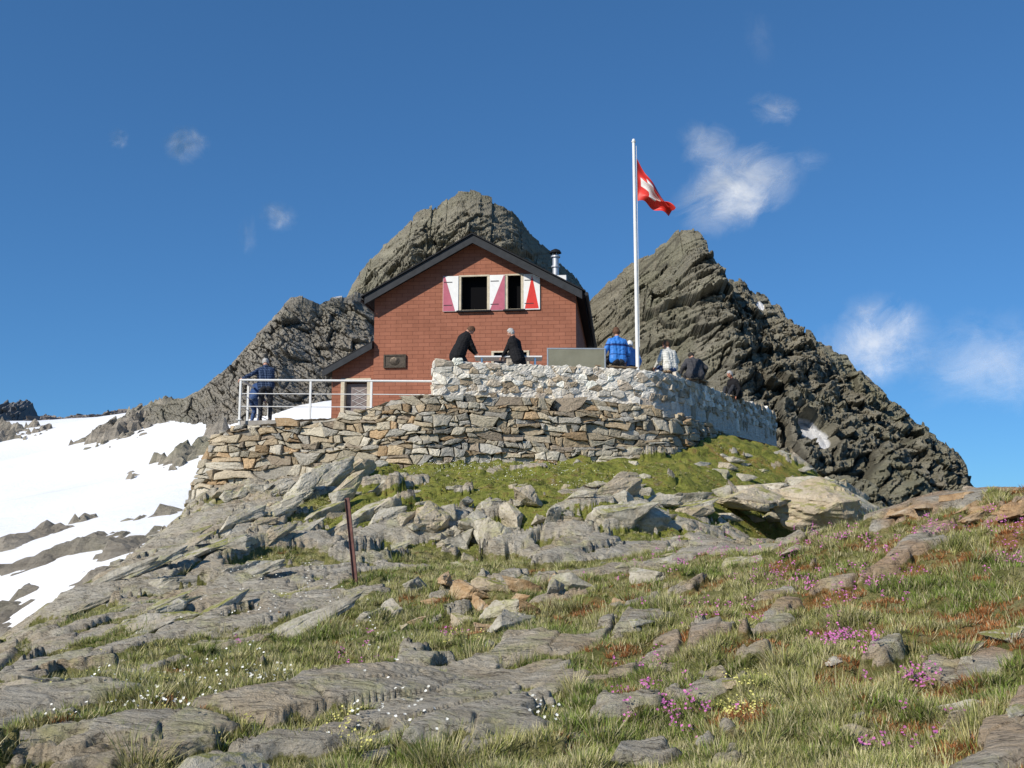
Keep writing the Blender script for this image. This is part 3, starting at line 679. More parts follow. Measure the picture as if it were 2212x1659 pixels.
def window(x0,x1,z0,z1,sash):
    b=B()
    if sash:b.box((x0-.12,.30,z0-.12),(x1+.12,.31,z1+.2),0)  # black sheet behind the open window stands in for the room's shade
    else:b.box((x0+.05,.10,z0+.05),(x1-.05,.11,z1-.05),0)
    t=MT('dark_glass_and_room_shade',.8 if sash else .08,.03 if sash else .5);t.col((.006,.006,.007))
    wn=b.done('window',[t.m],hut)
    b=B();f=.055
    b.box((x0-.035,-.03,z0),(x0+f-.01,.14,z1-.002),0,.006);b.box((x1-f+.01,-.03,z0),(x1+.035,.14,z1-.002),0,.006)
    b.box((x0-.035,-.032,z1),(x1+.035,.14,z1+.055),0,.006);b.box((x0+f,-.01,z0),(x1-f,.13,z0+f*.5),0,.006)
    b.done('frame',[M_CREAM],wn)
    b=B();b.box((x0-.09,-.12,z0-.055),(x1+.09,.0,z0-.004),0,.006);b.done('sill',[M_DARKROOF],wn)
    return wn
window(*W1,*WZ,True);window(*W2,*WZ,True);window(*W3,*W3Z,False)
def shutter(x0,x1,pts,m,lab):
    z0,z1=WZ[0]-.02,WZ[1]+.03
    b=B();b.box((x0,-.055,z0),(x1,-.02,z1),0,.004)
    P_=[(x0+.008+(x1-x0-.016)*a,z0+.01+(z1-z0-.02)*c) for a,c in pts]
    b.prism(P_,'y',-.058,-.0555,1)
    for zz in (z0+.2,z1-.2):b.box((x0+.03,-.062,zz-.012),(x1-.2,-.0585,zz+.012),2)
    s=b.done('shutter',[M_WHITE,m,M_FASCIA],hut);s["label"]=lab
shutter(2.23,2.73,[(0,0),(.80,0),(.12,1),(0,1)],M_RASP,'white shutter with faded raspberry diagonal')
shutter(3.73,4.22,[(0,0),(1,0),(1,.98),(.94,1)],M_RASP,'white shutter with faded raspberry triangle')
shutter(4.81,5.33,[(.06,.02),(.94,.02),(.52,.97)],M_RED,'white shutter with bright red triangle')
b=B();px0,px1,pz0,pz1=.34,1.06,HZt(4.90),HZt(5.33)
b.box((px0,-.05,pz0),(px1,-.003,pz1),0,.008)
b.box((px0,-.075,pz0),(px0+.05,-.052,pz1),0,.005);b.box((px1-.05,-.075,pz0),(px1,-.052,pz1),0,.005)
b.box((px0+.052,-.075,pz0),(px1-.052,-.052,pz0+.05),0,.005);b.box((px0+.052,-.075,pz1-.05),(px1-.052,-.052,pz1),0,.005)
b.sph(((px0+px1)/2,-.05,(pz0+pz1)/2),.14,(1.15,.16,1),1);b.sph(((px0+px1)/2+.05,-.06,(pz0+pz1)/2+.02),.06,(1,.3,1.3),0)
b.done('plaque',[M_BRONZE,M_BRONZE],hut)
AXW=1.38;ay=.12;ah=HZt(5.60);al=ah-AXW*TS
b=B();b.prism([(-AXW,-.3),(-.003,-.3),(-.003,ah),(-AXW,al)],'y',ay,5.0)
an=b.done('annex_wall',[M_FACADE],hut)
DX0,DX1,DZ=-1.0,-.17,HZt(4.52)
boolcut(an,[((DX0,-.3,-.5),(DX1,.45,DZ))])
an.data.materials.clear();an.data.materials.append(M_FACADE)
b=B();e=AXW+.22
b.prism([(-e,ah-e*TS+.02),(-.004,ah+.02),(-.004,ah+.17),(-e,ah-e*TS+.17)],'y',ay-.30,5.2,0)
b.prism([(-e-.01,ah-e*TS-.10),(-.004,ah-.10),(-.004,ah+.10),(-e-.01,ah-e*TS+.10)],'y',ay-.35,ay-.302,1)
b.done('annex_roof',[M_DARKROOF,M_FASCIA],hut)
b=B();b.box((DX0+.06,.30,-.02),(DX1-.06,.35,DZ-.06),0,.004)
for k in range(3):
    z0=1.0+k*.2
    b.cyl((DX0+.25,.285,z0),(DX1-.1,.285,z0+.22),.005,mi=1,seg=6);b.cyl((DX1-.1,.28,z0),(DX0+.25,.28,z0+.22),.005,mi=1,seg=6)
dr=b.done('door',[simple('grey_brown_door',(.20,.165,.16),.3,8),M_WHITE],hut)
b=B();b.box((DX0-.08,ay-.03,-.05),(DX0+.05,ay+.2,DZ+.0),0,.01);b.box((DX1-.05,ay-.03,-.05),(DX1+.08,ay+.2,DZ),0,.01);b.box((DX0-.08,ay-.032,DZ+.002),(DX1+.08,ay+.2,DZ+.09),0,.01)
b.done('door_frame',[M_CREAM],dr)
b=B();b.cyl((DX1-.14,.30,.95),(DX1-.14,.24,.95),.012,seg=8);b.cyl((DX1-.14,.24,.95),(DX1-.26,.24,.95),.011,seg=8);b.done('handle',[M_STEEL],dr)
# ---------------- railing ----------------
ra=empty('railing',(-7.2,26.0,2.7));tag(ra,'white painted steel pipe railing on the platform edge','railing')
def rl(p):return Vector(p)-Vector((-7.2,26.0,2.7))
A0=Vector((-7.15,26.0,2.7));A1=Vector((-2.0,26.25,2.7));A2=Vector((-7.25,29.5,2.7))
for p in [A0,A0.lerp(A1,.355),A0.lerp(A1,.665),A0.lerp(A2,.25),A0.lerp(A2,.6),A2]:
    b=B();b.box((-.028,-.028,-.2),(.028,.028,1.03),0,.005);b.box((-.07,-.07,0),(.07,.07,.012),0,.002);b.done('post',[M_WHITE],ra,rl(p))
for h,r in ((1.06,.03),(.70,.012),(.36,.012)):
    b=B();o=Vector((0,0,h))
    b.cyl(rl(A0+o),rl(A1+o),r,seg=10);b.cyl(rl(A0+o),rl(A2+o),r,seg=10);b.sph(rl(A0+o),r);b.done('rail',[M_WHITE],ra)
# ---------------- flagpole ----------------
fb=Vector((3.46,27.1,3.93));fp=empty('flagpole',fb);tag(fp,'tall white flagpole flying a red flag with white cross','flagpole')
b=B();b.cyl((0,0,0),(.0,0,6.82),.055,.042,seg=16);b.box((-.1,-.1,0),(.1,.1,.03),0,.005);b.done('pole',[M_WHITE],fp,smooth=False)
b=B();b.cyl((0,0,6.82),(0,0,6.85),.06,seg=14);b.sph((0,0,6.88),.045);b.done('finial',[M_WHITE],fp)
b=B();b.cyl((.062,-.03,.9),(.07,-.03,6.7),.006,seg=5);b.done('halyard',[M_WHITE],fp)
n=110;a_,b_=np.meshgrid(np.linspace(0,1,n),np.linspace(0,1,n))
bb=b_
fx=.075+.92*a_-.10*a_*np.sin(bb*6.5+.6)
zt_=-1.46*a_**1.05-.05*np.sin(a_*6.3);zb_=-1.26-.34*a_**1.4+.03*np.sin(a_*9)
fz=zt_*(1-bb)+zb_*bb+.07*a_*np.sin(bb*14+a_*4)
fy=-.02+.24*a_*np.sin(bb*12+a_*4.0)+.12*np.sin(a_*10+bb*3)*a_**.6
me=grid_mesh('flag',fx,fy,fz+6.34,[M_RED,M_WHITE])
n2=n-1;ia=np.tile((np.arange(n2)+.5)/n2,(n2,1));ib=ia.T
cr=((np.abs(ia-.42)<.10)&(np.abs(ib-.48)<.34))|((np.abs(ib-.48)<.12)&(np.abs(ia-.42)<.31))
me.polygons.foreach_set('material_index',cr.astype(np.int32).ravel())
fo=obj('flag',me,fp);fo["label"]='limp red flag with white cross'
# ---------------- marker post ----------------
x0,y0,z0=march(768,1262,lambda x,y:ground(x,y)[0])
b=B();b.box((-.026,-.004,-.3),(.026,.004,1.12),0);b.box((-.031,-.028,-.3),(-.0265,.028,1.12),0);b.box((.0265,-.028,-.3),(.031,.028,1.12),0)
o=b.done('marker_post',[M_POST],None,(x0,y0,z0));o.rotation_euler=(math.radians(3),math.radians(-6.5),0)
tag(o,'leaning reddish-brown steel marker post in the rocks','post')
# ---------------- terrace furniture ----------------
def table(x,y,z,rot):
    e_=empty('table',(x,y,z),rot);tag(e_,'long white terrace table','table')
    b=B();b.box((-.95,-.35,.70),(.95,.35,.745),0,.008);b.done('table_top',[M_WHITE],e_)
    for sx in (-.75,.75):
        for sy in (-.27,.27):
            b=B();b.box((sx-.025,sy-.025,0),(sx+.025,sy+.025,.70),0,.003);b.done('leg',[M_STEEL],e_)
table(-.10,27.9,3.93,0)
def bench(x,y,z,rot,L=1.4,h=.42):
    e_=empty('bench',(x,y,z),rot);tag(e_,'plain weathered wooden terrace bench','bench')
    b=B()
    for k in range(3):b.box((-L/2,-.17+k*.12,h-.04),(L/2,-.07+k*.12,h),0,.005)
    b.done('seat',[M_WOOD],e_)
    for sx in (-L/2+.15,L/2-.15):
        b=B();b.box((sx-.03,-.15,0),(sx+.03,.15,h-.04),0,.004);b.done('leg',[M_WOOD],e_)
bench(2.85,27.05,3.93,.28,1.3,.35);bench(4.55,28.2,3.93,1.04,1.0,.36);bench(5.55,29.5,3.93,1.04,1.0,.34);bench(7.2,32.2,3.93,1.04,1.2,.16)
sc_=empty('windbreak_panel',(.95+.8,26.75,3.93),.02);tag(sc_,'grey glazed windbreak panel in a metal frame','panel')
t=MT('tinted_panel',.25,.5);t.col(t.ramp(t.noise(2,4),[(.3,(.19,.18,.12)),(.7,(.25,.24,.17))]))
b=B();b.box((-.76,-.012,.05),(.76,.012,.78),0);b.done('pane',[t.m],sc_)
b=B();b.box((-.80,-.02,.782),(.80,.02,.82),0,.004);b.box((-.80,-.02,.0),(-.762,.02,.78),0,.004);b.box((.762,-.02,.0),(.80,.02,.78),0,.004);b.box((-.76,-.02,.0),(.76,.02,.048),0,.004);b.done('frame',[simple('brushed_aluminium',(.55,.55,.53),.1,9,.4,.5,.7)],sc_)
# ---------------- people ----------------
def ellip(c,r,R=None,seg=16):
    u=np.linspace(0,2*math.pi,seg,endpoint=False);v=np.linspace(0,math.pi,seg//2+1)
    V=[];Fc=[]
    for j,vv in enumerate(v[1:-1]):
        for uu in u:V.append((r[0]*math.sin(vv)*math.cos(uu),r[1]*math.sin(vv)*math.sin(uu),r[2]*math.cos(vv)))
    nr=len(v)-2;V.append((0,0,r[2]));V.append((0,0,-r[2]))
    for j in range(nr-1):
        for i in range(seg):
            a=j*seg+i;b2=j*seg+(i+1)%seg;Fc.append((a,a+seg,b2+seg,b2))
    for i in range(seg):
        Fc.append((len(V)-2,i,(i+1)%seg));Fc.append((len(V)-1,(nr-1)*seg+(i+1)%seg,(nr-1)*seg+i))
    V=np.array(V)
    if R is not None:V=V@np.array(R).T
    return V+np.array(c),Fc
def caps(a,b2,ra,rb,seg=12):
    a=np.array(a,float);b2=np.array(b2,float);d=b2-a;L=np.linalg.norm(d)+1e-9;d/=L
    t=np.array([0,0,1.]) if abs(d[2])<.9 else np.array([1.,0,0]);u=np.cross(d,t);u/=np.linalg.norm(u);v=np.cross(d,u)
    V=[];Fc=[];rings=[]
    for th in (-75,-45,-15,0):rings.append((a+d*ra*math.sin(math.radians(th)),ra*math.cos(math.radians(th))))
    for th in (0,15,45,75):rings.append((b2+d*rb*math.sin(math.radians(th)),rb*math.cos(math.radians(th))))
    for c,r in rings:
        for k in range(seg):
            an_=2*math.pi*k/seg;V.append(c+r*(u*math.cos(an_)+v*math.sin(an_)))
    for j in range(len(rings)-1):
        for k in range(seg):
            p=j*seg+k;q=j*seg+(k+1)%seg;Fc.append((p,q,q+seg,p+seg))
    Fc.append(tuple(range(seg))[::-1]);Fc.append(tuple(range((len(rings)-1)*seg,len(rings)*seg)))
    return np.array(V),Fc
def ik(a,t,l1,l2,hint):
    a=np.array(a,float);t=np.array(t,float);d=t-a;L=np.linalg.norm(d)
    if L>(l1+l2)*.995:t=a+d/L*(l1+l2)*.995;d=t-a;L=np.linalg.norm(d)
    d/=L;x=(l1*l1-l2*l2+L*L)/(2*L);h=math.sqrt(max(0,l1*l1-x*x));hv=np.array(hint,float);hv-=d*hv.dot(d);hv/=np.linalg.norm(hv)+1e-9
    return a+d*x+hv*h,t
def person(loc,yaw,label,top,trous,hairm,hipz=.93,hipy=0,lean=0,headp=0,heady=0,hl=None,hr=None,fl=(-.11,.0,.0),fr=(.11,.0,.0),sc=1.0,bulk=1.0,stripe=None,hairlen=0,bald=False,hand_curl=.7,side=0,M_sk=None,arm=1.0,coat=False):
    parts=[]
    def add(m,lab,a,b2,ra,rb):parts.append((m,lab,np.array(a,float),np.array(b2,float),ra,rb))
    up=np.array([math.sin(side),math.sin(lean)*math.cos(side),math.cos(lean)*math.cos(side)]);rt=np.array([math.cos(side),0,-math.sin(side)]);fw=np.cross(up,rt)
    hip=np.array([0,hipy,hipz]);wa=hip+up*.20;ch=hip+up*.40+fw*.01;nk=hip+up*.555;B_=bulk
    def cp(lab,a,b2,ra,rb):V,Fc=caps(a,b2,ra,rb);add((V,Fc),lab,a,b2,ra,rb)
    def el(lab,c,r,R=None):V,Fc=ellip(c,r,R);add((V,Fc),lab,c,c,min(r)*1.0,min(r))
    for sx in (-1,1):
        cp('top',hip+rt*sx*.075*B_+up*.03,wa+rt*sx*.07*B_,.112*B_,.105*B_)
        cp('top',wa+rt*sx*.07*B_,ch+rt*sx*.085*B_,.105*B_,.112*B_)
        cp('top',ch+rt*sx*.08*B_,hip+up*.49+rt*sx*.125,.112*B_,.07)
        cp('top',hip+up*.49+rt*sx*.12,nk+up*.0+rt*sx*.02,.062,.052)
        cp('trous',hip+rt*sx*.07+up*-.02-fw*.02,hip+rt*sx*.08-up*.02,.112,.11)
        if coat:cp('top',hip+rt*sx*.08-up*.12,hip+rt*sx*.08+up*.1,.135*B_,.125*B_)
    cp('top',hip+fw*.02+up*.03,ch+fw*.0,.115*B_,.115*B_)
    hp=headp;hf=fw*math.cos(hp)-up*math.sin(hp);hu=up*math.cos(hp)+fw*math.sin(hp)
    hb=nk+up*.05
    hf2=hf*math.cos(heady)+rt*math.sin(heady);hr2=rt*math.cos(heady)-hf*math.sin(heady)
    hc=hb+hu*.125+hf2*.025
    cp('top',nk-up*.03,nk+up*.015,.068,.066)
    cp('skin',nk,hb+hu*.05,.056,.054)
    R=np.stack([hr2,hf2,hu],1)
    el('skin',hc,(.073,.092,.112),R)
    el('skin',hc+hf2*.035-hu*.06,(.052,.055,.05),R)
    cp('skin',hc+hf2*.088+hu*.012,hc+hf2*.108-hu*.022,.010,.016)
    el('lip',hc+hf2*.088-hu*.055,(.022,.008,.007),R)
    for sx in (-1,1):
        el('skin',hc+hr2*sx*.076-hu*.01-hf2*.005,(.010,.02,.03),R)
        el('eye',hc+hr2*sx*.03+hf2*.082+hu*.008,(.013,.010,.008),R)
        cp('hairc',hc+hr2*sx*.018+hf2*.089+hu*.03,hc+hr2*sx*.045+hf2*.078+hu*.03,.006,.005)
    for sx,tg in ((-1,hl),(1,hr)):
        sh=hip+up*.475+rt*sx*.175
        if tg is None:tg=sh-np.array([0,0,.5])+rt*sx*.05+np.array([0,.05,0])
        el_,wr=ik(sh,tg,.29,.255,rt*sx*.5-fw*.6-np.array([0,0,.5]))
        cp('top',sh,el_,.066*arm,.054*arm);cp('top',el_,wr,.054*arm,.038)
        d=(wr-el_);d/=np.linalg.norm(d)
        dn=np.array([0,0,-1.])+fw*.2;dn-=d*dn.dot(d);dn/=np.linalg.norm(dn)+1e-9;sd=np.cross(d,dn)*(1 if sx>0 else -1)
        pm=wr+d*.085
        cp('skin',wr-d*.02,wr+d*.03,.027,.028)
        for k in (-1.,0,1.):cp('skin',wr+d*.03+sd*k*.012,pm+sd*k*.025,.016,.014)
        for k,Lf in zip((-1.5,-.5,.5,1.5),(.062,.078,.084,.072)):
            r0=pm+sd*k*.0195;d1=d*math.cos(hand_curl*.6)+dn*math.sin(hand_curl*.6);d2=d*math.cos(hand_curl*1.6)+dn*math.sin(hand_curl*1.6)
            m1=r0+d1*Lf*.5;cp('skin',r0,m1,.0095,.009);cp('skin',m1,m1+d2*Lf*.5,.009,.008)
        t0=wr+d*.03+sd*.025;t1=t0+(d*.6+sd*.7+dn*.3)*.045;cp('skin',t0,t1,.013,.011);cp('skin',t1,t1+(d*.8+sd*.1+dn*.5)*.035,.011,.009)
    for sx,ft in ((-1,fl),(1,fr)):
        hj=hip+rt*sx*.09-up*.02;ft=np.array(ft,float)
        kn,ak=ik(hj,ft+np.array([0,0,.09]),.43,.42,np.array([sx*.15,1,.25]))
        cp('trous',hj,kn,.092,.064);cp('trous',kn,ak+np.array([0,0,.03]),.064,.05)
        cp('shoe',ak+np.array([0,-.02,-.045]),ak+np.array([sx*.02,.15,-.055]),.045,.036);cp('shoe',ak,ak+np.array([0,-.02,-.045]),.045,.045)
    V=[];Fc=[];o=0
    for (m,lab,a,b2,ra_,rb_) in parts:
        V.extend(map(tuple,m[0]));Fc.extend(tuple(i+o for i in f) for f in m[1]);o+=len(m[0])
    me=bpy.data.meshes.new('person');me.from_pydata(V,[],Fc);me.update()
    bm=bmesh.new();bm.from_mesh(me);bmesh.ops.recalc_face_normals(bm,faces=bm.faces);bm.to_mesh(me);bm.free()
    ob=obj('person',me)
    md=ob.modifiers.new('r','REMESH');md.mode='VOXEL';md.voxel_size=.0095;md.use_smooth_shade=True
    md2=ob.modifiers.new('s','SMOOTH');md2.factor=.5;md2.iterations=2
    bpy.context.view_layer.update();dg=bpy.context.evaluated_depsgraph_get();me2=bpy.data.meshes.new_from_object(ob.evaluated_get(dg));ob.modifiers.clear();ob.data=me2
    nf=len(me2.polygons);c=np.zeros(nf*3);me2.polygons.foreach_get('center',c);c=c.reshape(-1,3)
    best=np.full(nf,9.);li=np.zeros(nf,int);labs=['skin','top','trous','shoe','eye','lip','hairc','stripe']
    for (m,lab,a,b2,ra_,rb_) in parts:
        d=b2-a;L=d.dot(d)
        tt=np.clip(((c-a)@d)/L,0,1) if L>1e-9 else np.zeros(nf)
        if L>1e-9:dist=np.linalg.norm(c-(a+tt[:,None]*d),axis=1)-(ra_+(rb_-ra_)*tt)
        else:
            if lab=='skin' and ra_>.06:
                q=(c-a)@R;dist=(np.sqrt((q[:,0]/.073)**2+(q[:,1]/.092)**2+(q[:,2]/.112)**2)-1)*.085
            else:dist=np.linalg.norm(c-a,axis=1)-ra_*1.6
            if lab in('eye','lip'):dist=np.where(np.linalg.norm(c-a,axis=1)<(.013 if lab=='eye' else .018),-.05,9)
        mm=dist<best;best=np.where(mm,dist,best);li=np.where(mm,labs.index(lab),li)
    nv=len(me2.vertices);vc=np.zeros(nv*3);me2.vertices.foreach_get('co',vc);vc=vc.reshape(-1,3)
    vn=np.zeros(nv*3);me2.vertices.foreach_get('normal',vn);vn=vn.reshape(-1,3)
    hd=np.linalg.norm(vc-hc,axis=1)>.17
    dsp=.022*(np.abs(fbm(vc[:,0]*7+yaw,vc[:,1]*7,vc[:,2]*11,3,13))-.12)*hd
    vc=vc+vn*dsp[:,None];me2.vertices.foreach_set('co',vc.ravel())
    if stripe:
        hz=(c-hip)@up
        for lo,hi in stripe[1]:li=np.where((li==1)&(hz>lo)&(hz<hi),7,li)
    me2.materials.clear()
    for m in (M_sk or M_SKIN,top,trous,M_SHOE,M_EYE,M_LIP,hairm,stripe[0] if stripe else top):me2.materials.append(m)
    me2.polygons.foreach_set('material_index',li.astype(np.int32));me2.polygons.foreach_set('use_smooth',np.ones(nf,bool))
    ob.location=loc;ob.rotation_euler=(0,0,yaw);ob.scale=(sc,)*3
    tag(ob,label,'person')
    V,Fc=ellip((0,0,0),(.084,.104,.122),None,44)
    def ok(p):
        x,y,z=p
        if bald:return (y<.02 and z<.075 and z>-.07)
        return (z>.055-.02*(abs(x)/.08)) if y>.045 else (z>-.02 if y>0.0 else z>-.085-hairlen)
    okv=[ok(p) for p in V]
    Fc=[f for f in Fc if all(okv[i] for i in f)]
    nn=.011*fbm(V[:,0]*40,V[:,1]*40,V[:,2]*40,3,3)+.004
    Vn=V/np.linalg.norm(V,axis=1)[:,None];V=V+Vn*nn[:,None]
    V=V@R.T+hc
    me=bpy.data.meshes.new('hair');me.from_pydata([tuple(v) for v in V],[],Fc);me.materials.append(hairm)
    bm=bmesh.new();bm.from_mesh(me);bmesh.ops.delete(bm,geom=[v for v in bm.verts if not v.link_faces],context='VERTS')
    bmesh.ops.solidify(bm,geom=bm.faces[:],thickness=.012);bm.to_mesh(me);bm.free()
    obj('hair',me,ob)
    return ob
M_SKIN=simple('skin',(.50,.27,.19),.12,14,.6,.3,bump=.1);M_SHOE=simple('boot_leather',(.05,.035,.025),.3,10,.7);M_EYE=simple('eye_dark',(.04,.03,.03),.1,5,.3);M_LIP=simple('lip',(.35,.13,.11),.1,9,.6)
M_HBR=simple('brown_hair',(.11,.055,.03),.4,30,.7);M_HGR=simple('grey_hair',(.42,.41,.39),.25,30,.7);M_HWH=simple('white_hair',(.66,.65,.62),.2,30,.7);M_HDK=simple('dark_hair',(.03,.025,.02),.4,30,.7)
M_BLK=simple('black_fleece',(.016,.016,.018),.3,30,.9,.15);M_BLUEJ=simple('bright_blue_jacket',(.04,.20,.60),.15,8,.55,.35);M_NAVY=simple('navy_stripe',(.01,.03,.14),.2,9,.6)
M_CHAR=simple('charcoal_shirt',(.06,.06,.066),.3,15,.9);M_JEAN=simple('blue_jeans',(.05,.09,.20),.3,20,.9);M_DKTR=simple('dark_trousers',(.03,.032,.038),.3,20,.9);M_DENIM=simple('dark_denim_jacket',(.035,.07,.17),.25,20,.9)
def m_check(name,base,l1,sc_):
    t=MT(name,.85,.15);sx=t.n('ShaderNodeSeparateXYZ');t.l(t.co,sx.inputs[0])
    def band(o,s):
        f=t.math('FRACT',t.math('MULTIPLY',o,s));return t.math('LESS_THAN',f,.28)
    a=band(t.math('ADD',sx.outputs[0],sx.outputs[1]),sc_);b2=band(sx.outputs[2],sc_)
    c=t.mix(t.math('MULTIPLY',t.math('ADD',a,b2),.5),base,l1);t.col(c);return t.m
M_PLAID=m_check('navy_plaid_shirt',(.015,.028,.065),(.09,.13,.22),16);M_CHK=m_check('white_checked_shirt',(.72,.71,.66),(.36,.36,.30),15)
pg='hikers resting on the hut terrace'
def W3d(px,d,z):
    u=(px-1106)/F;return Vector((u*(CP*d+SP*z),d,z))
R90=math.pi/2
person(W3d(572,26.55,2.7),math.radians(15),'standing man in navy plaid shirt leaning on the railing',M_PLAID,M_DKTR,M_HGR,hipz=.92,lean=.12,headp=.35,heady=.3,hl=(-.60,-.15,1.12),hr=(.12,.35,.95),fl=(-.12,0,0),fr=(.13,.05,0),bulk=1.2,bald=True,sc=1.02,side=-.05)["group"]=pg
person(W3d(548,27.5,2.70),math.radians(-30),'person in dark denim jacket standing bent behind another hiker',M_DENIM,M_JEAN,M_HDK,hipz=.86,hipy=-.1,lean=.55,headp=.1,hl=(.0,.5,.75),hr=(.2,.5,.75),fl=(-.1,.0,0),fr=(.1,.1,0),sc=.90)["group"]=pg
person(W3d(992,27.75,3.93),-R90+.3,'bulky man in black jacket hunched over a table',M_BLK,M_DKTR,M_HBR,hipz=.84,hipy=-.02,lean=.38,headp=.50,hl=(-.1,.46,.82),hr=(.12,.44,.82),bulk=1.5,sc=1.05,arm=1.4,coat=True)["group"]=pg
person(W3d(1112,27.55,3.93),R90-.35,'grey-haired man in black fleece hunched toward a table',M_BLK,M_DKTR,M_HGR,hipz=.72,hipy=-.08,lean=.22,headp=.15,hl=(-.1,.34,.72),hr=(.12,.30,.72),fl=(-.11,.12,0),fr=(.11,.18,0),bulk=1.4,arm=1.3,coat=True)["group"]=pg
person(W3d(1335,26.95,3.93),.25,'seated person in bright blue jacket with dark stripes seen from behind',M_BLUEJ,M_DKTR,M_HBR,hipz=.46,lean=.06,headp=.12,heady=.2,hl=(-.34,.16,.50),hr=(.30,.22,.50),fl=(-.12,.42,0),fr=(.12,.42,0),bulk=1.22,sc=1.12,stripe=(M_NAVY,[(.34,.39),(.12,.135)]),arm=1.15)["group"]=pg
person(W3d(1366,27.5,3.93),.35,'white-haired person in light blue top seated beside the flagpole',simple('pale_blue_top',(.12,.28,.62),.1,8),M_DKTR,M_HWH,hipz=.42,lean=.1,headp=.2,fl=(-.12,.42,0),fr=(.12,.42,0),bulk=1.0,sc=.95)["group"]=pg
person(W3d(1449,27.9,3.93),.5,'seated man in white checked shirt with brown hair',M_CHK,M_JEAN,M_HBR,hipz=.44,lean=.18,headp=.15,heady=-.3,hl=(-.3,.3,.5),hr=(.3,.3,.5),fl=(-.12,.42,0),fr=(.12,.42,0),bulk=1.3,arm=1.25)["group"]=pg
person(W3d(1503,29.2,3.93),.2,'seated person in charcoal shirt hunched forward',M_CHAR,M_DKTR,M_HDK,hipz=.42,lean=.34,headp=.4,hl=(-.38,.2,.5),hr=(.38,.25,.5),fl=(-.12,.42,0),fr=(.12,.42,0),bulk=1.55,arm=1.35)["group"]=pg
person(W3d(1592,32.1,3.93),R90+.5,'sitting grey-haired man in dark jacket with tanned face',M_BLK,M_DKTR,M_HGR,hipz=.20,lean=.35,headp=-.05,fl=(-.12,.5,0),fr=(.12,.5,0),bulk=1.2,M_sk=simple('tanned_skin',(.45,.19,.12),.1,9))["group"]=pg
# ---------------- boulders ----------------
def rockmesh(seed,flat,mat):
    rnd=random.Random(seed);bm=bmesh.new()
    for _ in range(11):
        v=Vector((rnd.gauss(0,1),rnd.gauss(0,1),rnd.gauss(0,1))).normalized()*rnd.uniform(.85,1.1);bm.verts.new((v.x,v.y*.75,v.z*flat))
    r=bmesh.ops.convex_hull(bm,input=bm.verts);bmesh.ops.delete(bm,geom=list({g for g in r['geom_interior']+r['geom_unused'] if isinstance(g,bmesh.types.BMVert)}),context='VERTS')
    bmesh.ops.dissolve_limit(bm,angle_limit=.35,verts=bm.verts[:],edges=bm.edges[:])
    bmesh.ops.bevel(bm,geom=bm.edges[:],offset=.018,segments=1,affect='EDGES',clamp_overlap=True)
    bmesh.ops.triangulate(bm,faces=bm.faces)
    for _ in range(4):
        es=[e for e in bm.edges if e.calc_length()>.10]
        if es:bmesh.ops.subdivide_edges(bm,edges=es,cuts=1);bmesh.ops.triangulate(bm,faces=bm.faces)
    bm.normal_update()
    co=np.array([v.co for v in bm.verts]);no=np.array([v.normal for v in bm.verts])
    F1,F2,r1,r2,r3,dx,dy=worley(co[:,0]*1.7+co[:,2],co[:,1]*1.7+co[:,2]*3,seed)
    lay=co[:,2]*7+co[:,0]*1.5+.8*fbm(co[:,0]*2,co[:,1]*2,co[:,2]*2,2,seed)
    lr=_hf(np.floor(lay).astype(np.int64),np.zeros(len(co),np.int64),np.zeros(len(co),np.int64),seed)
    side=1-np.abs(no[:,2])
    d=.035*fbm(co[:,0]*2.5,co[:,1]*2.5,co[:,2]*4,4,seed)+.07*(r1-.5)+.10*(lr-.5)*side-.03*(1-sst(0,.08,F2-F1))
    co=co+no*d[:,None]
    for v,c in zip(bm.verts,co):v.co=c
    me=bpy.data.meshes.new('boulder');bm.to_mesh(me);bm.free();me.materials.append(mat);return me
SPEC=((1,.6),(2,.55),(3,.7),(4,.5),(5,.6),(6,.5),(7,.5),(8,.8),(21,.6),(22,.55))
RM=[rockmesh(s,f,M_BOULDER) for s,f in SPEC]
RO=[]
for m in RM[:5]:
    q=m.copy();q.materials.clear();q.materials.append(M_ORANGE);RO.append(q)
gr=lambda x,y:ground(x,y)[0]
def put(x,y,z,sz,rot,mesh,lab,grp):
    o=bpy.data.objects.new('boulder',mesh);o.location=(x,y,z);o.scale=sz;o.rotation_euler=rot;link(o);tag(o,lab,'boulder',grp);return o
def boulder(px,py,size,lab,kind=None,rx=None,rz=None,sq=1.0,grp='lichened boulders on the slope',lift=.18,sxy=(1,1),ry=None,bank=None):
    x,y,z=march(px,py,GB)
    z=float(gr(np.array([x]),np.array([y]))[0]);bank=bank or RM
    put(x,y,z+size*lift,(size*sxy[0],size*random.uniform(.8,1.1)*sxy[1],size*sq),((random.uniform(-.3,.3) if rx is None else rx),random.uniform(-.5,.1) if ry is None else ry,random.uniform(0,6.28) if rz is None else rz),bank[random.randrange(len(bank)) if kind is None else kind],lab,grp)
rs=random.Random(3)
OG='bedrock blocks of the outcrop'
def field(n,x0,x1,y0,y1,s0,s1,lab,sq=(.8,1.1),sx=(1.2,1.9),rz=.62,ry=-.32,lift=.02,grp=OG,cond=None,bank=None):
    k=0;t=0
    while k<n and t<n*6:
        t+=1;px=rs.uniform(x0,x1);py=rs.uniform(y0,y1)
        if cond and not cond(px,py):continue
        s=s0+(s1-s0)*rs.random()**1.6
        boulder(px,py,s,lab,rx=rs.uniform(-.15,.25),ry=ry+rs.uniform(-.2,.2),rz=rz+rs.uniform(-.25,.25),sq=rs.uniform(*sq),sxy=(rs.uniform(*sx),rs.uniform(.6,.9)),lift=lift,grp=grp,bank=bank);k+=1
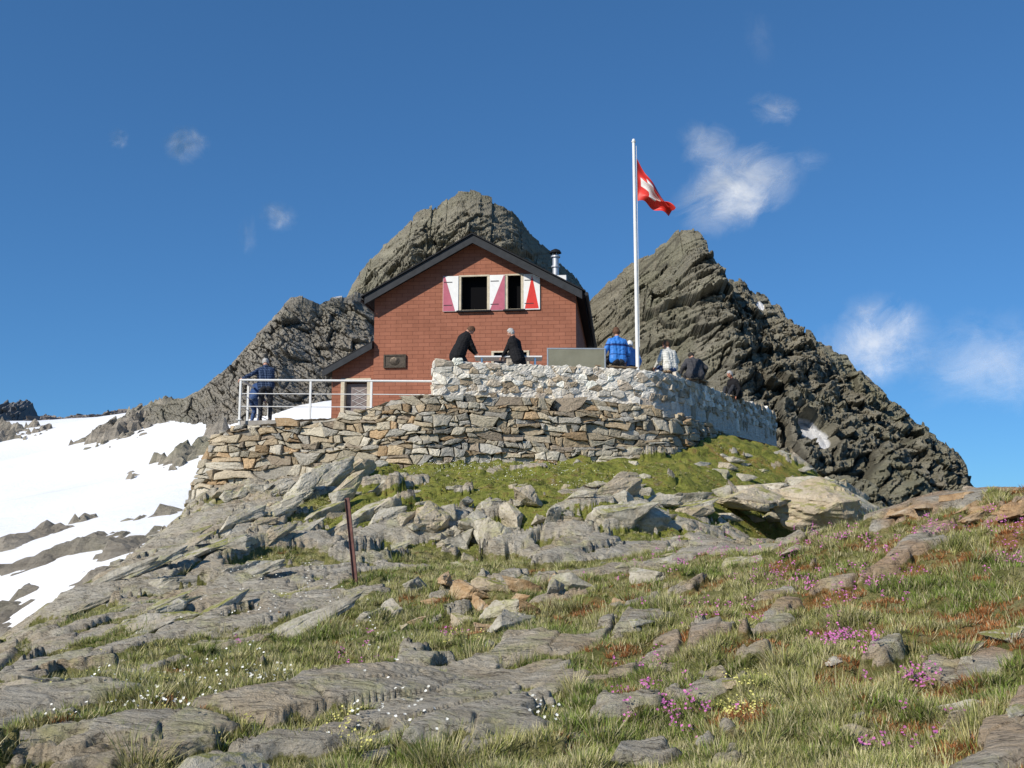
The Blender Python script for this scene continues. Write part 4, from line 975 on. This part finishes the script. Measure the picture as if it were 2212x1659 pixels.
for px,py,s in [(700,1060,.62),(650,1085,.5),(790,1030,.58),(750,1085,.55),(840,1060,.4),(690,1120,.5),(790,1120,.5),(850,1110,.42),(740,1160,.45),(830,1165,.5),(620,1130,.45),(590,1180,.4),(880,1150,.4)]:
    boulder(px,py,s,'angular tilted grey slab in an outcrop',rx=.35,ry=-.6+rs.uniform(-.15,.15),rz=.55+rs.uniform(-.2,.2),sq=1.0,sxy=(1.5,.75),lift=.18,grp=OG)
field(18,600,890,1010,1190,.2,.45,'angular grey rock block in an outcrop',lift=.1)
field(18,420,620,1010,1090,.2,.42,'angular tan rock block at a wall foot',lift=.16,sx=(1.0,1.4))
field(14,430,620,1080,1200,.18,.42,'angular tan rock block in an outcrop',lift=.05)
for px,py,s in [(960,1140,.55),(1030,1155,.65),(1100,1140,.6),(1140,1105,.5),(1060,1110,.45),(980,1185,.55),(1060,1195,.5),(920,1165,.5),(1150,1170,.45),(910,1120,.4),(1200,1140,.45),(1240,1125,.4)]:
    boulder(px,py,s,'pale angular boulder set in moss',sq=1.15,sxy=(1.0,.9),lift=.08,grp=OG)
field(20,900,1250,1065,1205,.15,.32,'pale grey rock block set in moss',sx=(1.0,1.5),lift=.04,ry=-.1,rz=1.0)
field(12,880,1500,1025,1070,.10,.26,'weathered rock ledge poking out of turf',sx=(1.2,2.0),lift=.0,ry=-.1,rz=.2)
field(16,1480,1790,975,1050,.15,.36,'weathered rock ledge in a mossy bank',sx=(1.2,2.0),lift=.02,ry=.05,rz=.4)
field(36,1240,1760,1075,1150,.22,.55,'dark weathered ledge block under a mossy bank',sx=(1.3,2.0),sq=(.9,1.2),rz=.25,ry=-.12,lift=.10)
field(46,180,640,1170,1400,.14,.42,'angular lichened grey slab on the slope',sx=(1.4,2.4),sq=(.5,.8),lift=.04,cond=lambda x,y:y>1480-.95*x)
field(10,1150,1750,1170,1240,.15,.30,'flat grey slab block on the slope',sx=(1.5,2.4),sq=(.4,.7),rz=.5,lift=-.03,ry=-.15)
field(12,1850,2212,1070,1130,.15,.3,'rusty orange slab on the ridge',sx=(1.5,2.4),sq=(.4,.7),rz=.5,lift=-.02,ry=-.15,bank=RO)
field(14,1300,2200,1300,1620,.08,.2,'low lichened rock in mossy turf',sx=(1.2,2.0),sq=(.5,.8),rz=.5,lift=.0,ry=-.1,grp='lichened boulders on the slope')
field(24,860,1480,985,1012,.08,.22,'rough stone fallen at the foot of a wall',sx=(1,1.5),ry=0,lift=.06)
boulder(1350,990,.42,'large tan boulder leaning on a wall foot',rz=.2,sxy=(1.2,.7),lift=.25,grp=OG)
for (x,y,z,sx,sy,sz,rz,ry,k) in [(5.4,23.2,.42,1.25,1.2,.9,.15,.02,0),(6.9,23.6,.40,1.35,1.3,1.05,-.1,.02,7),(8.1,25.2,.45,1.2,1.2,1.15,.1,.08,2),(4.3,23.0,.30,1.0,1.0,.75,.1,.0,8),(8.8,27.6,.75,1.2,1.2,1.1,.4,.12,1),(6.2,24.9,.80,1.3,1.2,.6,.3,-.02,3),(7.5,25.3,.85,1.2,1.1,.7,.2,.06,9)]:
    put(x,y,z,(sx,sy,sz),(-.04,ry,rz),RM[k],'thick overhanging dark rock ledge on the bank',OG)
for px,py,s in [(900,1290,.28),(960,1290,.3),(1010,1300,.34),(1060,1290,.3),(1140,1295,.36),(1190,1310,.26),(1240,1290,.3),(1280,1290,.2),(850,1330,.3),(920,1345,.25),(1000,1350,.3),(1080,1340,.3),(1150,1345,.25),(800,1345,.28),(620,1340,.28),(680,1355,.2),(1100,1370,.35),(1050,1380,.28),(1330,1320,.15),(980,1320,.2),(1120,1320,.2),(880,1360,.2),(1040,1320,.2),(1200,1280,.2),(940,1310,.2)]:
    boulder(px,py,s*.75,'orange-brown angular rock in turf',grp='orange-brown rocks in turf',sxy=(1.3,.8),bank=RO if rs.random()<.55 else RM)
boulder(1400,1262,.36,'flat pale boulder resting on turf',kind=3,sq=.7,rz=.2)
for px,py,s in [(60,1530,.5),(110,1500,.3),(2190,1390,.25),(2080,1560,.15),(985,1225,.2)]:
    boulder(px,py,s*.75,'angular lichened grey boulder on a slope',sxy=(1.6,.8),sq=.7,lift=.05)
# ---------------- grass ----------------
def pick(N,r0,r1,amin=-36,amax=36):
    a=np.radians(RNG.uniform(amin,amax,N));r=np.exp(RNG.uniform(math.log(r0),math.log(r1),N))
    return np.sin(a)*r,np.cos(a)*r,r
x,y,r=pick(95000,3.3,29)
z,rk=ground(x,y)
cl=fbm(x*1.9,y*1.9,o=4,s=91,g=.6);mm0=mossmask(x,y)
ok=(rk<.36)&(cl>-.30+.12*mm0+RNG.uniform(-.2,.25,len(x)))&~((y>24.2+.17*np.abs(x+2))&(x>-9)&(x<5))&~((x>4.5)&(y>26.5+(x-4.5)*1.6))
x,y,z,r,cl=x[ok],y[ok],z[ok],r[ok],cl[ok]
ruv=rustf(x,y);mm=mossmask(x,y);n_t=len(x)
NB=17
tx=np.repeat(x,NB);ty=np.repeat(y,NB);tz=np.repeat(z,NB);tr=np.repeat(r,NB)
rusty=(ruv*.95+fbm(x*2.0,y*2.0,o=3,s=101)*1.5>RNG.uniform(.5,.8,n_t))
N=len(tx);an=RNG.uniform(0,6.28,N);spr=RNG.uniform(.0,.045,N)
bh=RNG.uniform(.028,.068,n_t)*(1+1.9*sst(.1,.6,cl))*(1-.45*mm)*np.where(rusty,.5,1)
bl=np.repeat(bh,NB)*RNG.uniform(.6,1.4,N)*np.where(tr>13,.9,1)
ln=RNG.uniform(.3,1.4,N)
bx=tx+np.cos(an)*spr;by=ty+np.sin(an)*spr;wd=RNG.uniform(.0018,.0036,N)*(1+tr*.06)
pa=an+math.pi/2+RNG.uniform(-.8,.8,N)
p0=np.stack([bx-np.cos(pa)*wd,by-np.sin(pa)*wd,tz-.01],1);p1=np.stack([bx+np.cos(pa)*wd,by+np.sin(pa)*wd,tz-.01],1)
p2=np.stack([bx+np.cos(an)*bl*ln,by+np.sin(an)*bl*ln,tz+bl*np.sqrt(np.clip(1.2-ln*ln*.45,.12,2))],1)
V=np.stack([p0,p1,p2],1).reshape(-1,3);Fc=np.arange(len(V)).reshape(-1,3)
pal_g=np.array([(.24,.28,.07),(.33,.34,.11),(.46,.42,.19),(.56,.51,.28),(.15,.20,.05),(.39,.38,.14)])
patch=fbm(x*.8,y*.8,o=3,s=141)
tc=pal_g[RNG.choice(6,n_t,p=[.2,.20,.2,.16,.06,.18])]*(1+.5*np.clip(patch,-.5,.5))[:,None]
grn=(patch<-.12)&(RNG.uniform(0,1,n_t)<.6);tc[grn]=np.array([(.20,.27,.055)])*RNG.uniform(.7,1.3,(grn.sum(),1))
mg=RNG.uniform(0,1,n_t)<mm*.6
tc[mg]=np.array([(.31,.32,.065)])*RNG.uniform(.5,1.3,(mg.sum(),1))
tc[rusty]=np.array([(.40,.165,.06)])*RNG.uniform(.6,1.3,(rusty.sum(),1))
bc=np.repeat(tc,NB,0)*RNG.uniform(.65,1.35,(N,1));straw=RNG.uniform(0,1,N)<.18;bc[straw]=(.58,.52,.31)
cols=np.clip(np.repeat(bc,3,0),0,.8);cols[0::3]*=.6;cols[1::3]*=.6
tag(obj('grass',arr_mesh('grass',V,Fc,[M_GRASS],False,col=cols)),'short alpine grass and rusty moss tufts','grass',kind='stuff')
def flowers(name,pts,per,size,spread,colr,hgt,label):
    V=[];C=[]
    for (x,y,z) in pts:
        for _ in range(per):
            a=RNG.uniform(0,6.28);s=abs(RNG.normal(0,spread));c=np.array([x+math.cos(a)*s,y+math.sin(a)*s,z+hgt*RNG.uniform(.5,1.3)])
            nrm=np.array([RNG.normal(0,.5),-.5+RNG.normal(0,.5),1]);nrm/=np.linalg.norm(nrm)
            u=np.cross(nrm,[1,0,.1]);u/=np.linalg.norm(u);v=np.cross(nrm,u);k=RNG.uniform(.7,1.35)
            for p in range(5):
                th=p*1.2566+a
                d=u*math.cos(th)+v*math.sin(th);e=np.cross(nrm,d);q=size*RNG.uniform(.8,1.2)
                V+= [c,c+d*q*.6+e*q*.38+nrm*q*.15,c+d*q+nrm*q*.25,c+d*q*.6-e*q*.38+nrm*q*.15];C+=[np.array(colr)*k]*4
    V=np.array(V);Fc=np.arange(len(V)).reshape(-1,4)
    tag(obj(name,arr_mesh(name,V,Fc,[M_GRASS],False,col=np.clip(np.array(C),0,1))),label,'flowers',kind='stuff')
def spots(regs,m=1.0):
    out=[]
    for px,py,w_,h_,n_ in regs:
        for _ in range(int(n_*m+.5)):
            x,y,z=march(px+RNG.normal(0,w_),py+RNG.normal(0,h_),GB,3.5,40,350);out.append((x,y,float(gr(np.array([x]),np.array([y]))[0])))
    return out
flowers('pink_flowers',spots([(1740,1190,60,14,14),(1850,1185,50,12,8),(2000,1190,30,8,8),(1680,1260,40,20,10),(1790,1290,50,25,12),(1920,1280,50,15,8),(2150,1160,50,30,9),(1810,1395,25,15,12),(1990,1490,20,6,6),(1880,1460,25,25,4),(1570,1210,40,10,6),(1420,1220,60,10,6),(1540,1350,70,30,8),(1400,1490,60,30,5),(1480,1560,60,20,10),(1440,1250,60,15,5),(770,1430,30,12,4),(970,1385,20,6,3),(500,1415,8,4,1),(2180,1240,25,20,4),(1950,1590,60,30,4)],2.0),8,.009,.030,(.50,.15,.37),.09,'clusters of small pink alpine flowers')
flowers('white_flowers',spots([(980,1015,80,12,110),(1150,1020,70,14,70),(1290,1040,60,15,30),(620,1270,90,30,30),(540,1320,90,25,25),(400,1480,150,40,30),(300,1560,120,40,25),(560,1500,120,40,20),(850,1600,60,25,14),(1170,1580,30,15,6),(800,1380,80,20,12)],1.6),2,.0105,.05,(.80,.80,.72),.07,'scattered tiny white alpine flowers')
flowers('yellow_flowers',spots([(960,1400,50,12,10),(1590,1560,25,22,26),(780,1620,25,18,14),(380,1500,150,50,16),(1610,1490,25,15,10)]),6,.007,.035,(.62,.58,.18),.05,'pale yellow cushion flowers in turf')
print('verts grass',len(V))
